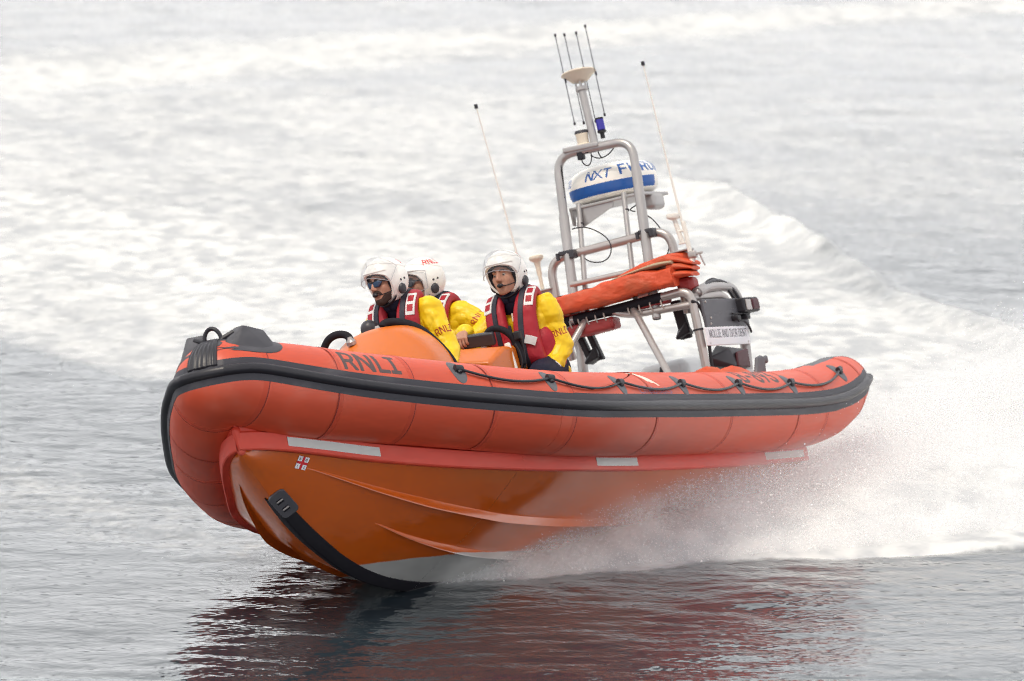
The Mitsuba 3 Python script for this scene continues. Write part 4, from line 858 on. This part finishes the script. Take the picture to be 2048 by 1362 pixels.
def person(label, hip, lean, tyaw, hyaw, hpitch, wrists, hands, hints, vest_seed, visor_up, shades, beard, trousers, text_az, sleeve_text, collar, pouch=False):
    K = numbered('person'); say(K, label, 'person', 'crew of the rescue boat')
    base = trimesh.transformations.translation_matrix(hip) @ rot([0, 0, 1], tyaw)
    up = base @ rot([0, 1, 0], lean)
    at = lambda q, M=up: (M[:3, :3] @ np.asarray(q, float).T).T + M[:3, 3]
    nb = at((.02, 0, .53)); hc = at((.06, 0, .70))
    HM = trimesh.transformations.translation_matrix(hc) @ rot([0, 0, 1], hyaw) @ rot([0, 1, 0], hpitch)
    sh = {s: at((.0, .185 * s, .455)) for s in (1, -1)}
    arm = {s: ik(sh[s], wrists[s], .29, .27, hints[s]) for s in (1, -1)}
    # ---- the body: one skin from head to fingertips
    hd = []
    for k in head_manifold(beard): hd.append(k.transform(HM[:3, :4]))
    skel = hd + chain([hc + HM[:3, :3] @ [-.015, 0, -.05], nb, at((0, 0, .40))], [.060, .058, .09])
    skel += [m3.Manifold.batch_hull([ball(at(q), r) for q, r in (((0, .10, .38), .10), ((0, -.10, .38), .10), ((.01, .06, .16), .10), ((.01, -.06, .16), .10))]),
             m3.Manifold.batch_hull([ball(at(q), r) for q, r in (((.01, .06, .16), .10), ((.01, -.06, .16), .10), ((0, .09, 0), .11), ((0, -.09, 0), .11))])]
    for s in (1, -1):
        e, wv = arm[s]
        skel += chain([at((0, .10 * s, .42)), sh[s], e, wv], [.085, .058, .042, .028])
        skel += hand(wv, hands[s][0], hands[s][1], s)
        kn, an = at((.40, .21 * s, -.02), base), at((.22, .22 * s, -.44), base)
        skel += chain([at((0, .09 * s, 0), base), kn, an, an + base[:3, :3] @ [.14, 0, -.05]], [.09, .06, .045, .04])
    add(K + '__body', fuse(skel, .016, 8), 'm_skin', True)
    # ---- clothes
    jm = [m3.Manifold.batch_hull([ball(at(q), r) for q, r in (((.0, .12, .39), .12), ((.0, -.12, .39), .12), ((.025, .09, .18), .125), ((.025, -.09, .18), .125))]),
          m3.Manifold.batch_hull([ball(at(q), r) for q, r in (((.025, .09, .18), .125), ((.025, -.09, .18), .125), ((.01, .10, .02), .135), ((.01, -.10, .02), .135))]),
          m3.Manifold.batch_hull([ball(at((.0, .12, .42)), .10), ball(at((.0, -.12, .42)), .10), ball(nb - [0, 0, .02], .075)])]
    for s in (1, -1):
        e, wv = arm[s]; ce = wv + (e - wv) * .06
        jm += chain([at((0, .11 * s, .42)), sh[s], sh[s] * .5 + e * .5, e, (e + ce) / 2, ce], [.105, .090, .080, .074, .068, .056])
    jacket = creased(fuse(jm, .014, 8), vest_seed)
    add(K + '__jacket', jacket, 'm_jacket', True); say(K + '__jacket', 'yellow waterproof jacket')
    tm_ = []
    for s in (1, -1):
        kn, an = at((.40, .21 * s, -.02), base), at((.22, .22 * s, -.44), base)
        tm_ += chain([at((0, .09 * s, .04), base), kn, an], [.135, .095, .085])
        tm_.append(m3.Manifold.batch_hull([ball(an, .075), ball(an + base[:3, :3] @ [.16, 0, -.06], .055), ball(an + base[:3, :3] @ [-.03, 0, -.07], .055)]))
    tm_.append(m3.Manifold.batch_hull([ball(at((0, .08, .07)), .14), ball(at((0, -.08, .07)), .14), ball(at((0, 0, 0)), .14)]))
    add(K + '__trousers', fuse(tm_, .03, 8, .008, 10, 3), trousers, True)
    for s in (1, -1):
        e, wv = arm[s]; d = (wv - e) / np.linalg.norm(wv - e)
        add(K + '__cuff', cat(sweep([wv - d * .045, wv - d * .01, wv + d * .012], [.056, .050, .040], 18)), 'm_cuff', 40)
        add(K + '__reflective_cuff', sweep([wv - d * .095, wv - d * .05], [.064, .0605], 18, caps=False), 'm_reflect', 40)
    # ---- life jacket
    lobes, strips, patches, bars = [], [], [], []
    VK = K + '__life_jacket'
    for s in (1, -1):
        path = spl([(-.125, .045 * s, .45), (-.085, .07 * s, .535), (.0, .098 * s, .562), (.095, .108 * s, .515), (.150, .100 * s, .42), (.172, .090 * s, .30), (.178, .088 * s, .17), (.168, .088 * s, .06)], 44)
        nrm = np.gradient(path, axis=0); nrm = np.stack([-nrm[:, 2], 0 * nrm[:, 0] + s * .004, nrm[:, 0]], -1); nrm /= np.linalg.norm(nrm, axis=1)[:, None]
        wv_ = np.interp(np.linspace(0, 1, 44), [0, .3, .5, .7, .9, 1], [.055, .060, .075, .085, .09, .07])
        thk = np.interp(np.linspace(0, 1, 44), [0, .3, .6, .85, 1], [.03, .032, .040, .052 if not pouch or s < 0 else .075, .03])
        t_, N_, B_ = frames(path)
        a = np.arange(18) * 2 * np.pi / 18
        sidev = np.cross(t_, nrm); sidev /= np.linalg.norm(sidev, axis=1)[:, None]
        ca = np.sign(np.cos(a)) * np.abs(np.cos(a)) ** .7; sa = np.sign(np.sin(a)) * np.abs(np.sin(a)) ** .7
        rg = path[:, None] + sidev[:, None] * (wv_[:, None] * ca)[..., None] + nrm[:, None] * (thk[:, None] * sa + .012)[..., None]
        lb = mesh(rg.reshape(-1, 3), grid_faces(44, 18, True)); e0 = 43 * 18
        j = np.arange(18); lb = mesh(np.vstack([lb.vertices, path[0], path[-1]]), np.vstack([lb.faces, np.stack([(j + 1) % 18, j, np.full(18, 44 * 18)], 1), np.stack([e0 + j, e0 + (j + 1) % 18, np.full(18, 44 * 18 + 1)], 1)]))
        if lb.volume < 0: lb.invert()
        lb = lumpy(lb, .006, 16, vest_seed + s)
        add(VK + '__lobe', mesh(at(lb.vertices), lb.faces), 'm_vest', 50)
        sp_ = path + nrm * (thk + .013)[:, None] - sidev * (np.sign((sidev[:, 1:2])) * s * .022) * 1.0
        m = strip(at(sp_[3:42]), nrm[3:42] @ up[:3, :3].T, .036, .006)
        add(VK + '__webbing', m, 'm_webbing', 40)
        off = sidev * (np.sign(sidev[:, 1:2]) * s * .030)
        pp = path + nrm * (thk + .012)[:, None] + off
        add(VK + '__reflective_patch', strip(at(pp[13:21]), nrm[13:21] @ up[:3, :3].T, .062, .007), 'm_reflect', 40)
        add(VK + '__stripe', cat(*[strip(at(pp[i:i + 3] + nrm[i:i + 3] * .0075), nrm[i:i + 3] @ up[:3, :3].T, .040, .002) for i in (14, 17)]), 'm_vest', 40); labels[VK + '__stripe'] = {'kind': 'stuff'} if VK + '__stripe' in scene else {}
    vb = fuse([m3.Manifold.batch_hull([ball(at(q), r) for q, r in (((.045, .12, .25), .115), ((.045, -.12, .25), .115), ((.045, .13, .10), .11), ((.045, -.13, .10), .11), ((-.03, .13, .2), .10), ((-.03, -.13, .2), .10))])], .03, 4, .006, 10, vest_seed)
    add(VK + '__body_panel', vb, 'm_vest', True)
    zp = np.array([(.205, 0, .40), (.215, 0, .28), (.222, 0, .16), (.21, 0, .08)])
    add(VK + '__zip', strip(at(zp), np.tile(up[:3, :3] @ [1, 0, .1], (4, 1)), .022, .006), 'm_webbing', 40)
    add(VK + '__toggle', sweep(at([(.16, .02, .47), (.175, .02, .42)]), .006, 8), 'm_cream', 40)
    if pouch:
        add(VK + '__pull_handle', put(rbox([.02, .085, .03], .01), up @ axes((.20, .03, .03), [1, 0, 0], [0, 1, 0])), 'm_red', 40)
        add(VK + '__name_patch', strip(at([(.245, .10, .30), (.24, .135, .285), (.228, .165, .265)]), np.tile(up[:3, :3] @ [.9, .45, .1], (3, 1)), .055, .006, .01), 'm_reflect', 40)
    # collar or neck gaiter
    cl_ = [at((.03 + .062 * math.cos(a), .072 * math.sin(a), .545 + .012 * math.cos(a) - .0)) for a in np.linspace(0, 2 * np.pi, 30)]
    add(K + '__collar', sweep(cl_, .036, 12, .028, up=up[:3, 2]), collar, True)
    add(K + '__throat_seal', sweep([at((.035, 0, .47)), at((.045, 0, .56)), hc + HM[:3, :3] @ [-.012, 0, -.088]], [.085, .066, .060], 20), 'm_navy', True)
    # ---- the face
    hd_ = lambda m: put(m, HM)
    if beard:
        sk = trimesh.creation.icosphere(4, 1.0); v = sk.vertices
        sc_ = trimesh.Trimesh(v * [.0, 0, 0], sk.faces)
        bm = [m3.Manifold.batch_hull([ball((.068, .014, -.100), .027), ball((.068, -.014, -.100), .027), ball((.018, .054, -.066), .026), ball((.018, -.054, -.066), .026), ball((.058, .036, -.075), .022), ball((.058, -.036, -.075), .022)]),
              m3.Manifold.batch_hull([ball((.018, .056, -.06), .024), ball((-.005, .062, .0), .017)]), m3.Manifold.batch_hull([ball((.018, -.056, -.06), .024), ball((-.005, -.062, .0), .017)])]
        add(K + '__beard', hd_(fuse(bm, .012, 6, .003, 60, 2)), 'm_beard', True)
        add(K + '__moustache', hd_(sweep(spl([(.078, .036, -.062), (.094, .018, -.043), (.099, 0, -.040), (.094, -.018, -.043), (.078, -.036, -.062)], 20), [.006] + [.0095] * 18 + [.006], 8)), 'm_beard', True)
    add(K + '__lips', hd_(sweep(spl([(.085, .024, -.056), (.097, .008, -.054), (.097, -.008, -.054), (.085, -.024, -.056)], 14), .0062, 8)), 'm_lips', True)
    for s in (1, -1):
        ek = add(K + '__eye', hd_(to_tm(ball((.0765, .031 * s, .010), .0115, 14))), 'm_eye', True)
        add(ek + '__iris', hd_(to_tm(ball((.0845, .0315 * s, .009), .0062, 10))), 'm_pupil', True)
        add(K + '__eyebrow', hd_(sweep(spl([(.096, .014 * s, .034), (.093, .032 * s, .040), (.080, .048 * s, .034)], 10), .0052, 6)), 'm_beard', True)
    if shades:
        gk = K + '__sunglasses'
        for s in (1, -1):
            ln = hullpts([(.104, .012 * s, .020), (.104, .014 * s, -.004), (.097, .046 * s, .022), (.097, .042 * s, -.006), (.085, .060 * s, .016)], .0075, 10)
            add(gk + '__lens', hd_(ln), shades, 45)
        add(gk + '__frame', hd_(cat(sweep(spl([(-.02, .083, .015), (.04, .078, .018), (.085, .066, .022), (.100, .046, .030), (.109, .012, .024), (.109, -.012, .024), (.100, -.046, .030), (.085, -.066, .022), (.04, -.078, .018), (-.02, -.083, .015)], 50), .0042, 8))), 'm_black', True)
    # ---- helmet
    HK = K + '__helmet'
    HH = HM @ trimesh.transformations.translation_matrix([-.012, 0, .022])
    hl = lambda m: put(m, HH)
    ha, hb, hcz = .146, .128, .147
    add(HK, hl(shell(ha, hb, hcz, .014, HP)), 'm_helmet', 40); say(HK, 'white open-faced helmet with red lettering')
    add(HK + '__lining', hl(shell(ha - .012, hb - .012, hcz - .012, .028, HP.buffer(-.006).intersection(sbox(-.3, -.152, .148, .3)).union(sbox(-.14, -.10, .045, .1)))), 'm_lining', 50)
    ell = lambda az, el, o=0.0: np.array([(ha + o) * math.cos(el) * math.cos(az), (hb + o) * math.cos(el) * math.sin(az), (hcz + o) * math.sin(el)])
    rimx = []
    for s in (1, -1):
        ec = np.array([-.012, (hb - .012) * s, -.075]); nrm = np.array([0, s, -.25])
        dsc = lathe_at([(0, .010), (.020, .010), (.026, .004), (.028, -.008), (0, -.010)], ec + np.array([0, .006 * s, 0]), nrm, 20)
        dsc.vertices[:, 2] = ec[2] + (dsc.vertices[:, 2] - ec[2]) * 1.25
        add(HK + '__ear_cup', hl(dsc), 'm_plastic', 40)
        for x, z in ((-.042, -.012), (-.008, -.018), (-.020, -.135), (-.068, -.108)):
            y = hb * math.sqrt(max(0, 1 - (x / ha) ** 2 - (z / hcz) ** 2)) + .001
            g = np.array([x / ha ** 2, y / hb ** 2, z / hcz ** 2]) * [1, s, 1]
            add(HK + '__stud', hl(lathe_at([(0, .004), (.0065, .003), (.0075, -.003), (0, -.003)], (x, y * s, z), g, 10)), 'm_black', 40)
    # brow trim and the seam ridge
    bt = [ell(a, 0.405, .003) for a in np.linspace(-1.0, 1.0, 30)]
    add(HK + '__brow_trim', hl(sweep(np.array(bt), .005, 8)), 'm_helmet', True)
    add(HK + '__ridge', hl(sweep(np.array([ell(a, .62 + .25 * math.cos(a), .0) for a in np.linspace(-2.6, 2.6, 60)]), .0035, 6)), 'm_helmet', True)
    tk_ = math.radians(text_az)
    def tf(v):
        az = tk_ + (v[:, 0] - .055) / .12; el = .62 + v[:, 1] / .14
        return np.stack([(ha + .0015 + v[:, 2]) * np.cos(el) * np.cos(az), (hb + .0015 + v[:, 2]) * np.cos(el) * np.sin(az), (hcz + .0015 + v[:, 2]) * np.sin(el)], -1)
    add(HK + '__lettering', hl(wrap_text('RNLI', .046, tf, True, .012)[0]), 'm_red_text', False)
    # visor: a clear curved sheet hinged at the temples
    az = np.linspace(-1.30, 1.30, 40); el = np.linspace(-.62, .42, 14)
    q = np.array([[[(ha + .020) * math.cos(e) * math.cos(a) , (hb + .014) * math.cos(e * .8) * math.sin(a), (hcz + .0) * math.sin(e)] for e in el * (1 - .25 * (abs(a) / 1.3) ** 3)] for a in az])
    VM = HH @ trimesh.transformations.translation_matrix([-.01, 0, .01]) @ rot([0, 1, 0], -visor_up) @ trimesh.transformations.translation_matrix([.01, 0, -.01])
    add(HK + '__visor', put(mesh(q.reshape(-1, 3), grid_faces(40, 14)), VM), 'm_visor', True)
    edge = np.vstack([q[:, 0], q[-1, 1:], q[::-1, -1], q[0, ::-1][1:]])
    add(HK + '__visor_rim', put(sweep(edge, .0022, 6), VM), 'm_visor_edge', True)
    add(HK + '__microphone', cat(hd_(sweep(spl([(-.005, .092, -.045), (.05, .078, -.055), (.085, .045, -.062), (.104, .020, -.060)], 20), .0028, 6)), hd_(to_tm(m3.Manifold.sphere(1.0, 16).scale([.014, .022, .015]).translate([.112, .008, -.058])))), 'm_black', 40)
    add(HK + '__chin_strap', hd_(strip(spl([(.005, .085, -.085), (.03, .058, -.118), (.045, 0, -.136), (.03, -.058, -.118), (.005, -.085, -.085)], 20), np.tile([0.3, 0, -1.0], (20, 1)), .022, .004)), 'm_black', 40)
    # sleeve lettering, laid on the jacket
    s = 1; e, wv = arm[s]; ax_a = (e - sh[s]) / np.linalg.norm(e - sh[s]); cen = sh[s] + (e - sh[s]) * sleeve_text[1]
    n0 = np.array([math.cos(math.radians(sleeve_text[0])), math.sin(math.radians(sleeve_text[0])), 0.1]); n0 -= ax_a * (n0 @ ax_a); n0 /= np.linalg.norm(n0)
    t0 = np.cross(-ax_a, n0)
    tmm = meshkit.text_mesh('RNLI', .043, .0005, True); v, f = trimesh.remesh.subdivide_to_size(tmm.vertices, tmm.faces, .012); v = np.asarray(v)
    wd_ = v[:, 0].max(); ph = (v[:, 0] - wd_ / 2) / .085
    dirs = n0 * np.cos(ph)[:, None] + t0 * np.sin(ph)[:, None]; cpt = cen - ax_a * (v[:, 1] - .02)[:, None]
    loc, ir, _ = jacket.ray.intersects_location(cpt + dirs * .3, -dirs, multiple_hits=False)
    rr_ = np.full(len(v), .09); rr_[ir] = np.einsum('ij,ij->i', loc - cpt[ir], dirs[ir])
    add(K + '__sleeve_lettering', mesh(cpt + dirs * (rr_ + .0022 + v[:, 2])[:, None], f), 'm_sleeve_text', False)
    return K
person('bearded person in blue mirrored sunglasses at the front console, visor raised', (4.80, 0.0, .50), 19, -8, -26, 2,
       {1: (5.22, .30, .50), -1: (5.10, -.17, .68)}, {1: ((.3, .1, -.9), (.8, -.3, .2)), -1: ((.5, .1, -.3), (.6, .4, -.3))}, {1: (-.3, .4, -.9), -1: (-.3, -1, -.5)},
       3, 40, 'm_shades', True, 'm_navy', 152, (40, .62), 'm_navy')
person('person with lowered visor and dark glasses, farther back, half hidden behind the bearded one', (3.66, -.29, .515), 8, -16, -41, 0,
       {1: (4.02, -.02, .68), -1: (4.0, -.40, .62)}, {1: ((.6, -.1, -.6), (.5, 0, -.8)), -1: ((.6, .1, -.6), (.5, 0, -.8))}, {1: (-.2, 1, -.4), -1: (-.3, -1, -.5)},
       5, 2, 'm_shades_dark', False, 'm_navy', 98, (38, .55), 'm_navy')
person('person with bare eyes sitting at the port side behind the side console, visor raised', (3.75, .30, .43), 9, -4, -8, 0,
       {1: (4.0, .46, .42), -1: (4.17, .035, .815)}, {1: ((.5, -.2, -.7), (.2, -.6, -.5)), -1: ((.8, .0, -.55), (.3, 0, -.9))}, {1: (-.6, .35, -.8), -1: (-.4, -.6, -.7)},
       9, 36, None, False, 'm_navy', 150, (36, .66), 'm_navy', pouch=True)
# ------------------------------------------------------------------ spray: droplets thrown off the hull, as one uncountable cloud
scene['m_spray'] = {'type': 'twosided', 'bsdf': {'type': 'diffuse', 'reflectance': {'type': 'rgb', 'value': [0.90, 0.89, 0.89]}}}
sr = np.random.default_rng(21)
def thrown(n, side, a0, ang, spd, U, tmax=1.0):
    """n droplets launched at lengths a0 behind the keel's entry, at these angles above the water, seen at a random moment of their flight"""
    o0 = 0.105 * a0
    vo, vu = spd * np.cos(ang), spd * np.sin(ang)
    land = 2 * vu / 9.81
    t = sr.random(n) ** 0.75 * np.minimum(land, tmax)
    a, o, z = a0 + U * t, o0 + vo * t, vu * t - 4.905 * t * t
    return a, o * side, z
def keep_outside(p):
    q = (p - BORG) @ BROT
    x, y, z = q.T
    xc = np.clip(x, -0.1, 7.79)
    hy = np.maximum(fl_y(xc) - 0.03, 1e-3); tt = np.clip(np.abs(y) / hy, 0, 1)
    hz = keel_z(xc) + tt * (fl_z(xc) - keel_z(xc))
    inside = (x > 1.26) & (x < 7.8) & (((np.abs(y) < hy) & (z > hz - 0.03)) | ((np.abs(y) < 1.45) & (z > fl_z(xc) - 0.04)))
    return ~inside
def cloud_mesh(p, r):
    n = len(p)
    base = np.array([[1, 1, 1], [1, -1, -1], [-1, 1, -1], [-1, -1, 1]]) / math.sqrt(3)
    qd = sr.normal(size=(n, 4)); qd /= np.linalg.norm(qd, axis=1)[:, None]
    ww, x, y, z = qd.T
    R = np.stack([np.stack([1 - 2 * (y * y + z * z), 2 * (x * y - z * ww), 2 * (x * z + y * ww)], -1), np.stack([2 * (x * y + z * ww), 1 - 2 * (x * x + z * z), 2 * (y * z - x * ww)], -1), np.stack([2 * (x * z - y * ww), 2 * (y * z + x * ww), 1 - 2 * (x * x + y * y)], -1)], 1)
    v = p[:, None] + np.einsum('nij,kj->nki', R, base) * r[:, None, None] * sr.uniform(.7, 1.4, (n, 1, 3))
    f = np.array([[0, 1, 2], [0, 3, 1], [0, 2, 3], [1, 3, 2]])
    return mesh(v.reshape(-1, 3), (np.arange(n)[:, None, None] * 4 + f).reshape(-1, 3))
def clump(a, o, z, fr, cut, seed):
    """breaks the cloud into streaks and clots"""
    s = meshkit.fbm(np.stack([a * fr - z * 1.5, o * fr * 1.6, z * fr * 2.2], -1), 4, seed)
    return s + sr.normal(size=len(a)) * 0.055 > cut
sets, dens = [], []
MIST = 6.0e-5
def world_of(a, o, z):
    p = ENTRY + HEAD * -a[:, None] + PORT * o[:, None]; p[:, 2] = z
    return p
def emit(n, side, a0, ang, spd, U, cut, seed, size, fr=2.2, tmax=1.0, mist=1.0):
    a, o, z = thrown(n, side, a0, ang, spd, U, tmax)
    dens.append((a, o, z, np.full(n, mist)))
    g = clump(a, o, z, fr, cut, seed)
    g &= sr.random(n) < SHOW
    p = world_of(a[g], o[g], z[g] + 0.01)
    r = 0.85 * size * np.exp(sr.normal(size=len(p)) * 0.45)
    k = keep_outside(p)
    sets.append((p[k], r[k]))
U_ = lambda lo, hi, n: sr.uniform(lo, hi, n)
SHOW = 0.48
n = 240000   # the bow sheet on the port side
emit(n, 1, sr.random(n) ** 1.3 * 2.2, np.radians(U_(6, 44, n)), 1.2 + 3.8 * sr.random(n) ** 0.8, U_(5.5, 8, n), .40, 1, .0026, mist=0.8)
n = 330000   # along the bottom, farther aft
emit(n, 1, 1.0 + sr.random(n) * 4.5, np.radians(U_(8, 43, n)), 1.2 + 3.9 * sr.random(n), U_(5.5, 8.5, n), .40, 2, .0030, mist=0.65)
n = 300000   # off the stern
emit(n, 1, 4.3 + sr.random(n) ** 1.3 * 5.5, np.radians(U_(12, 72, n)), 1.5 + 3.6 * sr.random(n), U_(5.5, 9, n), .36, 3, .0036, mist=1.3)
n = 110000   # starboard side, seen under and beyond the bow
emit(n, -1, sr.random(n) * 3.0, np.radians(U_(5, 36, n)), 1.0 + 3.2 * sr.random(n), U_(5.5, 8, n), .40, 4, .0026, mist=0.6)
n = 60000   # fine mist drifting up over the hull side
emit(n, 1, sr.random(n) * 4.5, np.radians(U_(35, 62, n)), 2.0 + 2.6 * sr.random(n), U_(4, 7, n), .44, 5, .0018, tmax=1.3, mist=0.12)
n = 240000   # the skirt where it all falls back on the water
a = sr.random(n) ** 0.8 * 11; u = sr.random(n) ** 0.6
o = a * (0.10 + 0.66 * u) + sr.normal(size=n) * 0.07; z = np.abs(sr.exponential(0.045, n)) * (0.4 + np.minimum(a, 5) / 3)
dens.append((a, o, z, np.full(n, 0.8)))
g = clump(a, o, z, 2.4, .42, 9) & (sr.random(n) < 0.4); p = world_of(a[g], o[g], z[g] + 0.01); k = keep_outside(p)
sets.append((p[k], (.0028 * np.exp(sr.normal(size=len(p)) * 0.45))[k]))
n = 420000  # the broad plume astern, mist with some drops
a = 1.5 + sr.random(n) ** 0.8 * 10.5; u = sr.random(n) ** 0.8
o = a * (0.04 + 0.70 * u) + sr.normal(size=n) * 0.05
h = (0.045 + 0.075 * np.clip(a - 1.5, 0, 5.5)) * (1 - 0.75 * u ** 2.2) * np.clip((a - 1.2) / 2, 0.2, 1)
z = h * sr.random(n) ** 1.2 * (0.75 + 0.5 * meshkit.fbm(np.stack([a * 1.6, o * 2.2, 0 * a], -1), 3, 41))
dens.append((a, o, z, 1.0 + 0.9 * np.clip((a - 2.5) / 2.5, 0, 1)))
g = clump(a, o, z, 2.2, .42, 19) & (sr.random(n) < 0.16); p = world_of(a[g], o[g], z[g] + 0.01); k = keep_outside(p)
sets.append((p[k], (.0027 * np.exp(sr.normal(size=len(p)) * 0.4))[k]))
P_, R_ = np.vstack([s[0] for s in sets]), np.concatenate([s[1] for s in sets])
scene['spray'] = mikit.ply(cloud_mesh(P_, R_), 'm_spray', False)
say('spray', 'white cloud of spray droplets thrown off the hull of the boat', kind='stuff')
# the finest part of the spray, too small to be drops: a mist in the same places
A, O, Zz, Wt = (np.concatenate([d[k] for d in dens]) for k in range(4))
lo_, hi_ = np.array([-0.3, -2.0, -0.06]), np.array([10.5, 4.6, 1.25])
res = (180, 120, 42)
H_, _ = np.histogramdd(np.stack([A, O, Zz], -1), bins=res, range=list(zip(lo_, hi_)), weights=Wt)
from scipy.ndimage import gaussian_filter
H_ = gaussian_filter(H_, (1.3, 1.1, 1.0))
ctr = [lo_[k] + (np.arange(res[k]) + .5) / res[k] * (hi_[k] - lo_[k]) for k in range(3)]
AA, OO, ZZ = np.meshgrid(*ctr, indexing='ij')
tex = np.clip(meshkit.fbm(np.stack([AA * 2.2 - ZZ * 1.5, OO * 3.5, ZZ * 5], -1), 4, 31) * 2.2 - 0.5, 0.1, 1.8)
cell = np.prod((hi_ - lo_) / np.array(res))
S_ = np.minimum(H_ / cell * MIST * tex, 8.0)
S_[[0, -1]] = 0; S_[:, [0, -1]] = 0; S_[:, :, [-1]] = 0
L = hi_ - lo_
M4 = np.eye(4); M4[:3, 0] = PORT * L[1]; M4[:3, 1] = -HEAD * L[0]; M4[:3, 2] = [0, 0, L[2]]
M4[:3, 3] = ENTRY - HEAD * lo_[0] + PORT * lo_[1] + np.array([0, 0, lo_[2]])
scene['mist_medium'] = {'type': 'heterogeneous', 'albedo': 0.975, 'sigma_t': {'type': 'gridvolume', 'grid': mi.VolumeGrid(np.ascontiguousarray(S_.transpose(2, 0, 1)[..., None]).astype(np.float32)), 'to_world': T(M4.tolist()), 'filter_type': 'trilinear'}}
scene['spray_mist'] = {'type': 'cube', 'to_world': T((M4 @ np.array([[.5, 0, 0, .5], [0, .5, 0, .5], [0, 0, .5, .5], [0, 0, 0, 1]])).tolist()), 'bsdf': {'type': 'null'}, 'interior': {'type': 'ref', 'id': 'mist_medium'}}
say('spray_mist', 'fine white mist hanging in the spray along the hull', kind='stuff')
